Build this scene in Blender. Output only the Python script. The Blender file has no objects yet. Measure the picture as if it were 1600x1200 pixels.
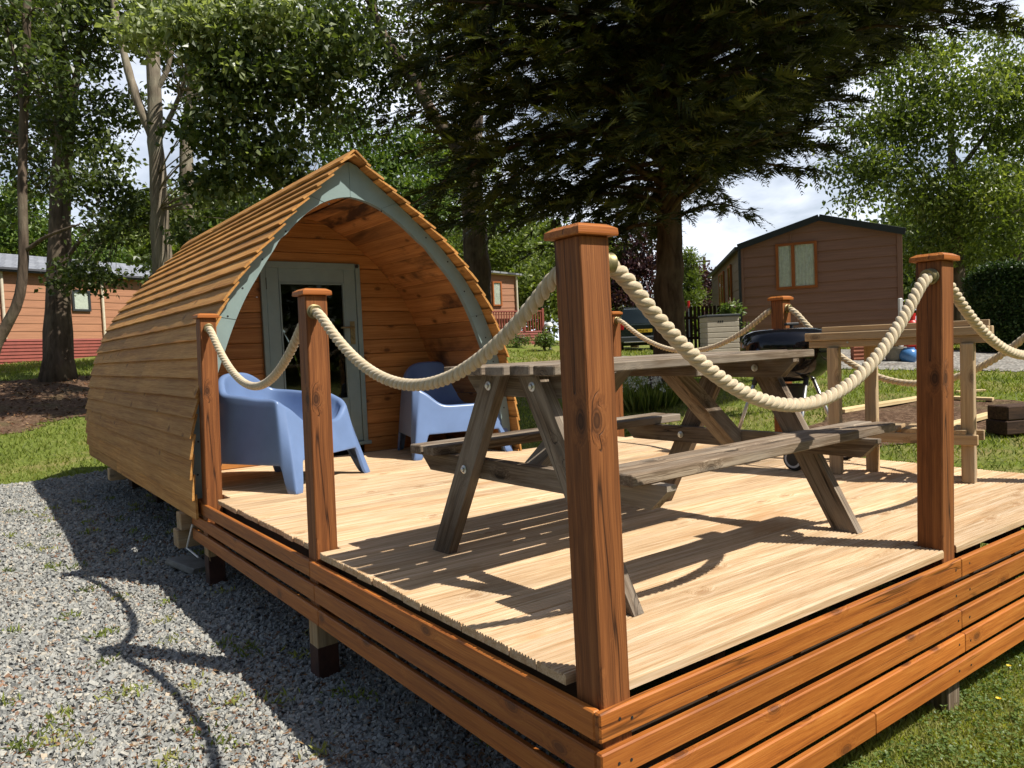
import bpy, math, random
import numpy as np
from mathutils import Vector, Matrix
R = math.radians
rng = np.random.default_rng(7)
random.seed(7)
scn = bpy.context.scene
COL = scn.collection

# ------------------------------------------------------------------ camera (deck corner = origin, z=0 is the deck surface)
F_PX = 1189.04
CAM = np.array([-1.1931, -1.3279, 0.8262])
ROT = np.array([[0.80492173, -0.59187955, -0.04218549],
                [-0.06215805, -0.01340179, -0.99797634],
                [0.59011642, 0.805915, -0.04757747]])   # rows: right, down, forward
cam_d = bpy.data.cameras.new("camera")
cam_o = bpy.data.objects.new("camera", cam_d)
COL.objects.link(cam_o)
cam_d.sensor_width = 36
cam_d.lens = F_PX / 1600 * 36
cam_d.clip_start = 0.05
cam_d.clip_end = 2000
m = Matrix.Identity(4)
for i in range(3):
    m[i][0] = ROT[0][i]; m[i][1] = -ROT[1][i]; m[i][2] = -ROT[2][i]; m[i][3] = CAM[i]
cam_o.matrix_world = m
scn.camera = cam_o

def spot(u, v, d):
    """surveyed place of a thing seen at u,v of the photo, d metres ahead"""
    return CAM + ROT.T @ np.array([(u - 800) / F_PX, (v - 600) / F_PX, 1.0]) * d

# ------------------------------------------------------------------ node helpers
def newmat(name):
    mt = bpy.data.materials.new(name); mt.use_nodes = True
    nt = mt.node_tree
    for n in list(nt.nodes): nt.nodes.remove(n)
    out = nt.nodes.new('ShaderNodeOutputMaterial')
    return mt, nt, out
def N(nt, typ, **kw):
    n = nt.nodes.new(typ)
    for k, v in kw.items():
        if k == 'inp':
            for a, b in v.items():
                if hasattr(b, 'links') or isinstance(b, bpy.types.NodeSocket): nt.links.new(b, n.inputs[a])
                else: n.inputs[a].default_value = b
        else: setattr(n, k, v)
    return n
def ramp(nt, fac, stops, interp='LINEAR'):
    n = nt.nodes.new('ShaderNodeValToRGB'); cr = n.color_ramp; cr.interpolation = interp
    while len(cr.elements) < len(stops): cr.elements.new(0.5)
    for e, (p, c) in zip(cr.elements, stops):
        e.position = p
        e.color = (c, c, c, 1) if isinstance(c, (int, float)) else (*c, 1)
    nt.links.new(fac, n.inputs[0])
    return n.outputs[0]
def mixc(nt, fac, a, b, mode='MIX'):
    n = nt.nodes.new('ShaderNodeMix'); n.data_type = 'RGBA'; n.blend_type = mode
    for s, v in ((n.inputs[0], fac), (n.inputs[6], a), (n.inputs[7], b)):
        if isinstance(v, bpy.types.NodeSocket): nt.links.new(v, s)
        elif isinstance(v, (int, float)): s.default_value = v if s.type == 'VALUE' else (v, v, v, 1)
        else: s.default_value = (*v, 1)
    return n.outputs[2]
def math_(nt, op, a, b=0.0, c=0.0, clamp=False):
    n = nt.nodes.new('ShaderNodeMath'); n.operation = op; n.use_clamp = clamp
    for s, v in zip(n.inputs, (a, b, c)):
        if isinstance(v, bpy.types.NodeSocket): nt.links.new(v, s)
        else: s.default_value = v
    return n.outputs[0]
def noise(nt, vec, scale, detail=4, rough=.55, dist=0.0):
    n = N(nt, 'ShaderNodeTexNoise'); n.inputs['Scale'].default_value = scale
    n.inputs['Detail'].default_value = detail; n.inputs['Roughness'].default_value = rough
    n.inputs['Distortion'].default_value = dist
    if vec is not None: nt.links.new(vec, n.inputs['Vector'])
    return n.outputs['Fac']
def vscale(nt, vec, s, off=(0, 0, 0)):
    n = N(nt, 'ShaderNodeMapping'); n.inputs['Scale'].default_value = s; n.inputs['Location'].default_value = off
    nt.links.new(vec, n.inputs['Vector']); return n.outputs[0]
def bump(nt, h, strength, dist=0.01):
    n = N(nt, 'ShaderNodeBump'); n.inputs['Strength'].default_value = strength; n.inputs['Distance'].default_value = dist
    nt.links.new(h, n.inputs['Height']); return n.outputs[0]
def pbsdf(nt, out, col, rough=.6, normal=None, metallic=0.0, spec=.5):
    p = N(nt, 'ShaderNodeBsdfPrincipled')
    for k, v in (('Base Color', col), ('Roughness', rough), ('Metallic', metallic), ('Specular IOR Level', spec)):
        if isinstance(v, bpy.types.NodeSocket): nt.links.new(v, p.inputs[k])
        else: p.inputs[k].default_value = (*v, 1) if isinstance(v, tuple) else v
    if normal is not None: nt.links.new(normal, p.inputs['Normal'])
    nt.links.new(p.outputs[0], out.inputs[0]); return p

def M_wood(name, dark, mid, light, tintamt=.5, knot=.8, rough=.6, bumps=.25, grain=1.0, stain=None, knotcol=None, weather=None, knotfreq=.3, crack=0.0):
    mt, nt, out = newmat(name)
    at = N(nt, 'ShaderNodeAttribute', attribute_name='gc').outputs['Vector']
    ti = N(nt, 'ShaderNodeAttribute', attribute_name='tint').outputs['Fac']
    # knots: cells along the grain; the grain bends round them
    vo = N(nt, 'ShaderNodeTexVoronoi'); vo.feature = 'F1'
    vo.inputs['Scale'].default_value = 1; vo.inputs['Randomness'].default_value = .9
    sk = N(nt, 'ShaderNodeSeparateXYZ'); nt.links.new(at, sk.inputs[0]); ck = N(nt, 'ShaderNodeCombineXYZ')
    nt.links.new(math_(nt, 'MULTIPLY', sk.outputs[0], 5.0), ck.inputs[0]); nt.links.new(math_(nt, 'MULTIPLY', math_(nt, 'ADD', sk.outputs[1], sk.outputs[2]), 9.0), ck.inputs[1])
    vo.voronoi_dimensions = '2D'; nt.links.new(ck.outputs[0], vo.inputs['Vector'])
    vc = N(nt, 'ShaderNodeSeparateColor'); nt.links.new(vo.outputs['Color'], vc.inputs[0])
    gate = math_(nt, 'MULTIPLY', math_(nt, 'LESS_THAN', vc.outputs[0], knotfreq - .0), 1.0)
    kd = math_(nt, 'ADD', vo.outputs['Distance'], math_(nt, 'SUBTRACT', 1.0, gate))
    knotm = ramp(nt, kd, [(.03, .8), (.085, 1.0), (.11, .35), (.14, .7), (.165, 0.0)])
    halo = ramp(nt, kd, [(.04, 1.0), (.42, 0.0)], 'EASE')
    sx = N(nt, 'ShaderNodeSeparateXYZ'); nt.links.new(at, sx.inputs[0])
    warp = math_(nt, 'MULTIPLY', halo, .028)
    wob = math_(nt, 'MULTIPLY', noise(nt, vscale(nt, at, (2.0, 5, 5)), 1, 2), .03)
    gy = math_(nt, 'ADD', math_(nt, 'ADD', sx.outputs[1], warp), wob)
    gz = math_(nt, 'ADD', sx.outputs[2], math_(nt, 'MULTIPLY', halo, .02))
    cv = N(nt, 'ShaderNodeCombineXYZ'); nt.links.new(sx.outputs[0], cv.inputs[0]); nt.links.new(gy, cv.inputs[1]); nt.links.new(gz, cv.inputs[2])
    g = cv.outputs[0]
    coarse = noise(nt, vscale(nt, g, (.9 * grain, 46 * grain, 46 * grain)), 1, 5, .68)
    fine = noise(nt, vscale(nt, g, (5, 260 * grain, 260 * grain)), 1, 3, .6)
    broad = noise(nt, vscale(nt, at, (1.3, 4, 4)), 1, 3)
    s = math_(nt, 'ADD', math_(nt, 'MULTIPLY', coarse, .6), math_(nt, 'MULTIPLY', fine, .4))
    c = ramp(nt, s, [(.36, dark), (.5, mid), (.63, light)])
    bt = ramp(nt, broad, [(.3, .84), (.7, 1.12)])
    c = mixc(nt, 1.0, c, bt, 'MULTIPLY')
    tn = math_(nt, 'MULTIPLY_ADD', ti, tintamt, 1 - tintamt / 2)
    cb = N(nt, 'ShaderNodeCombineXYZ')
    for i in range(3): nt.links.new(tn, cb.inputs[i])
    c = mixc(nt, 1.0, c, cb.outputs[0], 'MULTIPLY')
    kc = knotcol or tuple(x * .28 for x in dark)
    c = mixc(nt, math_(nt, 'MULTIPLY', halo, .35 * knot), c, tuple(x * .75 for x in dark))
    c = mixc(nt, math_(nt, 'MULTIPLY', knotm, knot), c, kc)
    if stain:
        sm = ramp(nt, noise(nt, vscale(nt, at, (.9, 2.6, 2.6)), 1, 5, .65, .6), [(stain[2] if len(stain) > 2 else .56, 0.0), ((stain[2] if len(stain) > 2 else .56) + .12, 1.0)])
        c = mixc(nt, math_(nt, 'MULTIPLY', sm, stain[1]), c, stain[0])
    if weather:
        wm = ramp(nt, noise(nt, vscale(nt, at, (1.5, 9, 9)), 1, 5, .6), [(.45, 0.0), (.62, 1.0)])
        c = mixc(nt, math_(nt, 'MULTIPLY', wm, weather[1]), c, weather[0])
    h = math_(nt, 'ADD', s, math_(nt, 'MULTIPLY', knotm, -.3))
    if crack:
        cr = ramp(nt, noise(nt, vscale(nt, g, (.55, 17, 17)), 1, 2, .5), [(.486, 0.0), (.5, 1.0), (.514, 0.0)])
        cg = ramp(nt, noise(nt, vscale(nt, at, (1.1, 5, 5), (3, 7, 1)), 1, 3), [(.55, 0.0), (.60, 1.0)])
        cm = math_(nt, 'MULTIPLY', cr, cg); c = mixc(nt, math_(nt, 'MULTIPLY', cm, crack), c, tuple(x * .15 for x in dark)); h = math_(nt, 'ADD', h, math_(nt, 'MULTIPLY', cm, -.8))
        sc = ramp(nt, noise(nt, vscale(nt, at, (9, 14, 14)), 1, 4, .7), [(.66, 0.0), (.74, .55)]); c = mixc(nt, sc, c, light)
    pbsdf(nt, out, c, rough, bump(nt, h, bumps, .004), spec=.3)
    return mt

def M_plain(name, col, rough=.5, metallic=0.0, var=.12, scale=12, bumps=0.0, spec=.5, coat=0.0):
    mt, nt, out = newmat(name)
    tc = N(nt, 'ShaderNodeTexCoord').outputs['Object']
    n = noise(nt, tc, scale, 5, .6)
    c = mixc(nt, 1.0, col, ramp(nt, n, [(.3, 1 - var), (.7, 1 + var)]), 'MULTIPLY')
    p = pbsdf(nt, out, c, rough, bump(nt, noise(nt, tc, scale * 6, 3), bumps, .003) if bumps else None, metallic, spec)
    p.inputs['Coat Weight'].default_value = coat
    return mt

def M_leaf(name, c0, c1, c2, trans=.3, rough=.45):
    mt, nt, out = newmat(name)
    ti = N(nt, 'ShaderNodeAttribute', attribute_name='tint').outputs['Fac']
    c = ramp(nt, ti, [(0.0, c0), (.55, c1), (1.0, c2)])
    p = N(nt, 'ShaderNodeBsdfPrincipled'); p.inputs['Roughness'].default_value = rough
    p.inputs['Specular IOR Level'].default_value = .35
    nt.links.new(c, p.inputs['Base Color'])
    t = N(nt, 'ShaderNodeBsdfTranslucent')
    tcx = mixc(nt, 1.0, c, (1.25, 1.35, .45), 'MULTIPLY'); nt.links.new(tcx, t.inputs[0])
    mx = N(nt, 'ShaderNodeMixShader'); mx.inputs[0].default_value = trans
    nt.links.new(p.outputs[0], mx.inputs[1]); nt.links.new(t.outputs[0], mx.inputs[2]); nt.links.new(mx.outputs[0], out.inputs[0])
    return mt

def M_bark(name, c0, c1, lichen=(.25, .24, .18)):
    mt, nt, out = newmat(name)
    tc = N(nt, 'ShaderNodeTexCoord').outputs['Object']
    n1 = noise(nt, vscale(nt, tc, (9, 9, 1.6)), 1, 6, .65, .4)
    n2 = noise(nt, tc, 1.7, 4)
    c = ramp(nt, n1, [(.32, c0), (.66, c1)])
    c = mixc(nt, ramp(nt, n2, [(.5, 0.0), (.72, .5)]), c, lichen)
    pbsdf(nt, out, c, .9, bump(nt, n1, .9, .03), spec=.15)
    return mt

# ------------------------------------------------------------------ materials
MAT = {}
MAT['stain'] = M_wood('stained_timber', (.120, .040, .011), (.225, .076, .020), (.32, .120, .034), .25, .9, .66, .6, crack=.9)
MAT['fascia'] = M_wood('stained_fascia', (.25, .068, .011), (.40, .125, .020), (.50, .185, .036), .38, .85, .56, .4, knotcol=(.11, .035, .010), knotfreq=.17, crack=.7)
MAT['deck'] = M_wood('new_decking', (.38, .23, .11), (.565, .395, .228), (.70, .535, .365), .28, .55, .75, .3, stain=((.44, .235, .09), .6), knotfreq=.10, knotcol=(.26, .12, .04))
MAT['grey'] = M_wood('weathered_timber', (.07, .046, .028), (.15, .105, .067), (.30, .235, .165), .35, .7, .85, .7, 1.1, weather=((.36, .315, .255), .5), crack=.85)
MAT['shingle'] = M_wood('larch_cladding', (.29, .110, .022), (.47, .222, .055), (.57, .31, .10), .34, .6, .75, .45, .8, stain=((.27, .11, .03), .35), knotfreq=.10)
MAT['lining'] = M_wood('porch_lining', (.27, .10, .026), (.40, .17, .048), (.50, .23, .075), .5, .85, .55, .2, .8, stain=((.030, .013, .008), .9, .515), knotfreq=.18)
MAT['backwall'] = M_wood('porch_wall', (.27, .10, .024), (.42, .18, .048), (.53, .25, .08), .45, .85, .5, .2, .8, knotfreq=.18)
MAT['raw'] = M_wood('raw_softwood', (.27, .165, .080), (.42, .28, .145), (.54, .39, .22), .4, .7, .78, .35, weather=((.36, .31, .23), .45))
MAT['plank'] = M_wood('pale_plank', (.50, .36, .17), (.64, .48, .25), (.72, .58, .34), .2, .4, .8, .2)
MAT['sleeper'] = M_wood('dark_sleeper', (.018, .010, .006), (.05, .026, .014), (.10, .055, .03), .4, .4, .85, .6)
MAT['legpaint'] = M_plain('brown_leg_paint', (.06, .022, .014), .7, var=.5, scale=14, bumps=.3)
MAT['teal'] = M_plain('sage_paint', (.215, .29, .275), .5, var=.07, scale=9, bumps=.08)
MAT['blue'] = M_plain('blue_plastic', (.135, .205, .365), .31, var=.09, scale=5, bumps=.02)
MAT['steel'] = M_plain('galvanised_steel', (.62, .62, .60), .35, 1.0, .1)
MAT['alu'] = M_plain('brushed_aluminium', (.55, .55, .55), .38, 1.0, .08)
MAT['brass'] = M_plain('tarnished_brass', (.24, .20, .10), .5, .75, .25, 40)
MAT['enamel'] = M_plain('black_enamel', (.006, .006, .008), .09, var=.05)
MAT['rubber'] = M_plain('black_rubber', (.012, .012, .012), .7)
MAT['black'] = M_plain('dark_metal', (.015, .015, .016), .5)
MAT['hub'] = M_plain('white_hub', (.62, .62, .60), .5)
MAT['stonepad'] = M_plain('concrete_slab', (.30, .28, .24), .9, var=.25, scale=15, bumps=.4)
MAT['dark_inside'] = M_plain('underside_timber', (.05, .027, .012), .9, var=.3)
MAT['cream'] = M_plain('cream_upvc', (.62, .55, .42), .5)
MAT['whiteplastic'] = M_plain('white_plastic', (.75, .75, .72), .4)
MAT['beige'] = M_plain('beige_resin', (.42, .37, .28), .6, var=.06)
MAT['orange_frame'] = M_wood('golden_oak_frame', (.26, .075, .02), (.36, .11, .03), (.44, .15, .045), .1, 0, .45, .05)
MAT['darktrim'] = M_plain('dark_grey_trim', (.025, .03, .032), .5)
MAT['curtain'] = M_plain('net_curtain', (.86, .86, .80), .8, var=.15)
MAT['bark1'] = M_bark('grey_bark', (.045, .033, .023), (.16, .118, .085), (.25, .22, .15))
MAT['bark2'] = M_bark('pale_bark', (.10, .08, .058), (.30, .25, .185), (.30, .29, .21))
MAT['bark3'] = M_bark('conifer_bark', (.035, .02, .012), (.13, .082, .05), (.17, .13, .085))
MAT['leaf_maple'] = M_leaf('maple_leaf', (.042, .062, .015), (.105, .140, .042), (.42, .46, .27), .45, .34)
MAT['leaf_dark'] = M_leaf('dark_leaf', (.034, .050, .014), (.080, .110, .032), (.20, .24, .09), .45, .36)
MAT['leaf_light'] = M_leaf('light_leaf', (.045, .085, .012), (.11, .17, .028), (.22, .27, .06), .35)
MAT['leaf_green'] = M_leaf('fresh_leaf', (.060, .085, .016), (.145, .19, .040), (.34, .37, .13), .45, .38)
MAT['conifer'] = M_leaf('conifer_spray', (.018, .024, .007), (.072, .080, .020), (.30, .29, .085), .34, .5)
MAT['copper'] = M_leaf('copper_leaf', (.025, .010, .014), (.065, .022, .028), (.15, .07, .07), .25)
MAT['hedge'] = M_leaf('hedge_leaf', (.012, .030, .006), (.035, .070, .014), (.10, .15, .035), .2)
MAT['shrubleaf'] = M_leaf('shrub_leaf', (.075, .125, .026), (.16, .22, .055), (.25, .30, .10), .3)
MAT['flower'] = M_plain('white_petals', (.75, .75, .68), .7)
MAT['yellowflower'] = M_plain('yellow_petals', (.8, .55, .02), .6)
MAT['grassblade'] = M_leaf('grass_blade', (.095, .125, .022), (.20, .24, .042), (.36, .35, .11), .42, .6)
MAT['litter'] = M_leaf('dry_litter', (.07, .028, .012), (.16, .07, .03), (.30, .19, .09), .1, .8)
MAT['red'] = M_plain('red_paint', (.50, .02, .015), .4)
MAT['terracotta'] = M_plain('terracotta', (.30, .10, .05), .8, var=.25)
MAT['greypot'] = M_plain('grey_pot', (.25, .22, .17), .9, var=.2)
MAT['bluepot'] = M_plain('blue_glaze', (.08, .22, .48), .25)
MAT['skirt'] = M_plain('red_skirting', (.22, .045, .028), .7, var=.15, scale=4)

def M_siding(name, col):
    mt, nt, out = newmat(name)
    at = N(nt, 'ShaderNodeAttribute', attribute_name='gc').outputs['Vector']
    n = noise(nt, vscale(nt, at, (1.2, 30, 30)), 1, 5, .6)
    c = mixc(nt, 1.0, col, ramp(nt, n, [(.3, .82), (.7, 1.15)]), 'MULTIPLY')
    pbsdf(nt, out, c, .6, bump(nt, n, .2, .004)); return mt
MAT['siding_o'] = M_siding('terracotta_siding', (.37, .172, .092))
MAT['siding_b'] = M_siding('brown_siding', (.29, .150, .100))
MAT['siding_t'] = M_siding('tan_siding', (.20, .135, .085))

def M_rooftile():
    mt, nt, out = newmat('grey_roof_tiles')
    at = N(nt, 'ShaderNodeAttribute', attribute_name='gc').outputs['Vector']
    b = N(nt, 'ShaderNodeTexBrick'); b.inputs['Scale'].default_value = 1
    b.inputs['Brick Width'].default_value = .32; b.inputs['Row Height'].default_value = .3; b.inputs['Mortar Size'].default_value = .02
    b.inputs['Color1'].default_value = (.22, .23, .25, 1); b.inputs['Color2'].default_value = (.30, .31, .33, 1); b.inputs['Mortar'].default_value = (.08, .08, .09, 1)
    nt.links.new(at, b.inputs['Vector'])
    pbsdf(nt, out, b.outputs['Color'], .45, bump(nt, b.outputs['Fac'], -.6, .03)); return mt
MAT['rooftile'] = M_rooftile()

def M_glass(name, tint, gloss=.03, refl=1.0):
    mt, nt, out = newmat(name)
    fr = N(nt, 'ShaderNodeFresnel'); fr.inputs['IOR'].default_value = 1.55
    tr = N(nt, 'ShaderNodeBsdfTransparent'); tr.inputs[0].default_value = (*tint, 1)
    gl = N(nt, 'ShaderNodeBsdfGlossy'); gl.inputs['Roughness'].default_value = gloss; gl.inputs[0].default_value = (.9, .92, .9, 1)
    mx = N(nt, 'ShaderNodeMixShader'); f2 = math_(nt, 'MULTIPLY', fr.outputs[0], refl, 0, True)
    nt.links.new(f2, mx.inputs[0]); nt.links.new(tr.outputs[0], mx.inputs[1]); nt.links.new(gl.outputs[0], mx.inputs[2])
    nt.links.new(mx.outputs[0], out.inputs[0]); return mt
MAT['glass'] = M_glass('door_glass', (.35, .38, .35))
MAT['winglass'] = M_glass('window_glass', (.95, .97, .95), .05, .45)

def M_rope():
    mt, nt, out = newmat('cream_rope')
    at = N(nt, 'ShaderNodeAttribute', attribute_name='gc').outputs['Vector']
    n = noise(nt, vscale(nt, at, (30, 7, 1)), 1, 5, .65)
    f = noise(nt, vscale(nt, at, (60, 16, 1)), 1, 3, .6)
    c = ramp(nt, n, [(.3, (.45, .35, .21)), (.55, (.61, .50, .34)), (.75, (.71, .61, .45))])
    p = pbsdf(nt, out, c, .85, bump(nt, f, .55, .004), spec=.15)
    p.inputs['Sheen Weight'].default_value = .2
    return mt
MAT['rope'] = M_rope()

def M_lawn():
    mt, nt, out = newmat('lawn')
    tc = N(nt, 'ShaderNodeTexCoord').outputs['Object']
    n1 = noise(nt, tc, .45, 5, .6); n2 = noise(nt, vscale(nt, tc, (1, 1, 1)), 22, 5, .7); n3 = noise(nt, tc, 2.2, 4, .6)
    c = ramp(nt, n2, [(.3, (.065, .095, .016)), (.5, (.14, .18, .03)), (.72, (.24, .26, .07))])
    dry = ramp(nt, math_(nt, 'ADD', math_(nt, 'MULTIPLY', n1, .6), math_(nt, 'MULTIPLY', n3, .4)), [(.47, 0.0), (.60, .8)])
    c = mixc(nt, dry, c, ramp(nt, n2, [(.3, (.20, .16, .06)), (.7, (.36, .29, .13))]))
    pbsdf(nt, out, c, .95, bump(nt, n2, .9, .04), spec=.1); return mt
MAT['lawn'] = M_lawn()
def M_soil():
    mt, nt, out = newmat('soil_and_litter')
    tc = N(nt, 'ShaderNodeTexCoord').outputs['Object']
    n = noise(nt, tc, 14, 7, .7); n2 = noise(nt, tc, 1.6, 4)
    c = ramp(nt, n, [(.3, (.05, .028, .016)), (.5, (.14, .082, .05)), (.7, (.30, .20, .13))])
    c = mixc(nt, ramp(nt, n2, [(.5, 0.0), (.7, .5)]), c, (.13, .12, .05))
    pbsdf(nt, out, c, .95, bump(nt, n, 1.0, .06), spec=.1); return mt
MAT['soil'] = M_soil()
def M_gravelbase(name, scale, c0, c1, c2):
    mt, nt, out = newmat(name)
    tc = N(nt, 'ShaderNodeTexCoord').outputs['Object']
    v = N(nt, 'ShaderNodeTexVoronoi'); v.inputs['Scale'].default_value = scale; nt.links.new(tc, v.inputs['Vector'])
    sp = N(nt, 'ShaderNodeSeparateColor'); nt.links.new(v.outputs['Color'], sp.inputs[0])
    c = ramp(nt, sp.outputs[0], [(0.0, c0), (.5, c1), (1.0, c2)])
    br = ramp(nt, noise(nt, tc, 1.3, 5, .65), [(.5, 0.0), (.68, .6)])
    c = mixc(nt, br, c, (.12, .07, .04))
    edge = ramp(nt, v.outputs['Distance'], [(.2, 1.0), (.75, .35)])
    c = mixc(nt, 1.0, c, edge, 'MULTIPLY')
    pbsdf(nt, out, c, .9, bump(nt, v.outputs['Distance'], -.9, .02), spec=.2); return mt
MAT['gravelbase'] = M_gravelbase('gravel_bed', 40, (.16, .165, .165), (.24, .245, .24), (.36, .355, .33))
MAT['track'] = M_gravelbase('gravel_track', 18, (.30, .28, .25), (.38, .36, .32), (.46, .43, .38))
def M_stone():
    mt, nt, out = newmat('slate_chippings')
    ti = N(nt, 'ShaderNodeAttribute', attribute_name='tint').outputs['Fac']
    c = ramp(nt, ti, [(0.0, (.20, .203, .19)), (.3, (.265, .267, .248)), (.7, (.335, .33, .298)), (.88, (.41, .385, .325)), (.94, (.42, .33, .23)), (1.0, (.20, .09, .05))])
    tc = N(nt, 'ShaderNodeTexCoord').outputs['Object']
    n = noise(nt, tc, 120, 4, .6)
    c = mixc(nt, 1.0, c, ramp(nt, n, [(.3, .8), (.7, 1.2)]), 'MULTIPLY')
    pbsdf(nt, out, c, .75, spec=.3); return mt
MAT['stone'] = M_stone()

# ------------------------------------------------------------------ mesh helpers
OFF = {}
def unit(v): v = np.asarray(v, float); return v / (np.linalg.norm(v) + 1e-12)
def link(name, me, parent):
    o = bpy.data.objects.new(name, me); COL.objects.link(o)
    if parent is not None: o.parent = parent
    return o
def fast_mesh(name, V, F, mat, parent=None, tint=None, gc=None, smooth=False, world=True):
    """V (n,3); F (m,k) array or list of such arrays"""
    V = np.asarray(V, float)
    if parent is not None and world and parent.name in OFF: V = V - OFF[parent.name]
    Fs = F if isinstance(F, list) else [F]
    Fs = [np.asarray(f, np.int32) for f in Fs if len(f)]
    me = bpy.data.meshes.new(name)
    me.vertices.add(len(V)); me.vertices.foreach_set('co', V.astype(np.float32).ravel())
    loops = np.concatenate([f.ravel() for f in Fs]); tot = np.concatenate([np.full(len(f), f.shape[1]) for f in Fs])
    me.loops.add(len(loops)); me.loops.foreach_set('vertex_index', loops.astype(np.int32))
    me.polygons.add(len(tot)); st = np.concatenate([[0], np.cumsum(tot)[:-1]])
    me.polygons.foreach_set('loop_start', st.astype(np.int32))
    me.polygons.foreach_set('use_smooth', np.full(len(tot), bool(smooth)))
    if tint is not None:
        a = me.attributes.new('tint', 'FLOAT', 'POINT'); a.data.foreach_set('value', np.asarray(tint, np.float32).ravel())
    if gc is not None:
        a = me.attributes.new('gc', 'FLOAT_VECTOR', 'POINT'); a.data.foreach_set('vector', np.asarray(gc, np.float32).ravel())
    me.update(calc_edges=True); me.validate()
    me.materials.append(MAT[mat] if isinstance(mat, str) else mat)
    o = link(name, me, parent)
    if parent is not None and parent.name in OFF: OFF[o.name] = OFF[parent.name]
    return o

class MB:
    def __init__(s): s.V = []; s.G = []; s.T = []; s.F = {}; s.n = 0
    def add(s, V, F, G=None, T=None):
        V = np.asarray(V, float); k = len(V)
        s.V.append(V); s.G.append(V if G is None else np.asarray(G, float))
        t = rng.random() if T is None else T
        s.T.append(np.full(k, t) if np.isscalar(t) else np.asarray(t))
        for f in F: s.F.setdefault(len(f), []).append([i + s.n for i in f])
        s.n += k; return s
    def box(s, c, size, ax=None, ch=.003, T=None, jitter=0.0):
        """chamfered box; first axis runs with the grain"""
        c = np.asarray(c, float); h = np.asarray(size, float) / 2; ch = min(ch, h.min() * .45)
        A = np.eye(3) if ax is None else np.asarray(ax, float)   # rows are the axes
        L = []; idx = {}
        for sx in (-1, 1):
            for sy in (-1, 1):
                for sz in (-1, 1):
                    for k in range(3):
                        p = np.array([sx, sy, sz]) * h
                        for q in range(3):
                            if q != k: p[q] -= (sx, sy, sz)[q] * ch
                        idx[(sx, sy, sz, k)] = len(L); L.append(p)
        L = np.array(L); F = []
        for k in range(3):
            a, b = [q for q in range(3) if q != k]
            for sg in (-1, 1):
                cs = []
                for (u, v) in ((-1, -1), (1, -1), (1, 1), (-1, 1)):
                    t = [0, 0, 0]; t[k] = sg; t[a] = u; t[b] = v; cs.append(idx[(*t, k)])
                flip = (sg < 0) ^ (k == 1)
                F.append(cs[::-1] if flip else cs)
        for k in range(3):      # edges parallel to axis k
            a, b = [q for q in range(3) if q != k]
            for u in (-1, 1):
                for v in (-1, 1):
                    def q(w, f):
                        t = [0, 0, 0]; t[k] = w; t[a] = u; t[b] = v; return idx[(*t, f)]
                    f = [q(-1, a), q(1, a), q(1, b), q(-1, b)]
                    n = np.cross(L[f[1]] - L[f[0]], L[f[2]] - L[f[0]]); o = L[f].mean(0).copy(); o[k] = 0
                    F.append(f if n @ o > 0 else f[::-1])
        for sx in (-1, 1):
            for sy in (-1, 1):
                for sz in (-1, 1):
                    f = [idx[(sx, sy, sz, k)] for k in range(3)]
                    n = np.cross(L[f[1]] - L[f[0]], L[f[2]] - L[f[0]])
                    F.append(f if n @ L[f[0]] > 0 else f[::-1])
        G = L + rng.random(3) * 40
        W = L @ A + c
        if jitter: W = W + rng.normal(0, jitter, W.shape)
        return s.add(W, F, G, T)
    def beam(s, p0, p1, w, t, up=(0, 0, 1), ch=.003, T=None):
        p0 = np.asarray(p0, float); p1 = np.asarray(p1, float); d = p1 - p0; L = np.linalg.norm(d); x = d / L
        y = unit(np.cross(up, x)); z = np.cross(x, y)
        return s.box((p0 + p1) / 2, (L, w, t), np.stack([x, y, z]), ch, T)
    def prism(s, poly, a, b, mapf, T=None, grain=None):
        """polygon (2d, ccw) swept from a to b; mapf(u,v,w)->xyz"""
        n = len(poly); V = [mapf(u, v, a) for u, v in poly] + [mapf(u, v, b) for u, v in poly]
        F = [list(range(n))[::-1], list(range(n, 2 * n))] + [[i, (i + 1) % n, n + (i + 1) % n, n + i] for i in range(n)]
        V = np.array(V)
        G = (V if grain is None else V @ np.asarray(grain).T) + rng.random(3) * 40
        return s.add(V, F, G, T)
    def tube(s, P, rad, seg=8, cap=True, T=None, wob=0.0):
        P = np.asarray(P, float); n = len(P); rad = np.broadcast_to(rad, n)
        tg = np.gradient(P, axis=0); tg /= np.linalg.norm(tg, axis=1)[:, None] + 1e-12
        u = unit(np.cross(tg[0], [0.3, .9, .2] if abs(tg[0][2]) > .8 else [0, 0, 1])); V = []
        L = np.concatenate([[0], np.cumsum(np.linalg.norm(np.diff(P, axis=0), axis=1))]); G = []
        a = np.linspace(0, 2 * np.pi, seg, endpoint=False)
        for i in range(n):
            u = unit(u - tg[i] * (u @ tg[i])); w = np.cross(tg[i], u)
            r = rad[i] * (1 + (rng.normal(0, wob, seg) if wob else 0))
            V.append(P[i] + (np.cos(a) * r)[:, None] * u + (np.sin(a) * r)[:, None] * w)
            G.append(np.stack([np.full(seg, L[i]), a / (2 * np.pi), np.zeros(seg)], 1))
        V = np.concatenate(V); G = np.concatenate(G) + rng.random(3) * 10
        F = [[i * seg + j, i * seg + (j + 1) % seg, (i + 1) * seg + (j + 1) % seg, (i + 1) * seg + j] for i in range(n - 1) for j in range(seg)]
        if cap: F += [list(range(seg))[::-1], [(n - 1) * seg + j for j in range(seg)]]
        return s.add(V, F, G, T)
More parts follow.
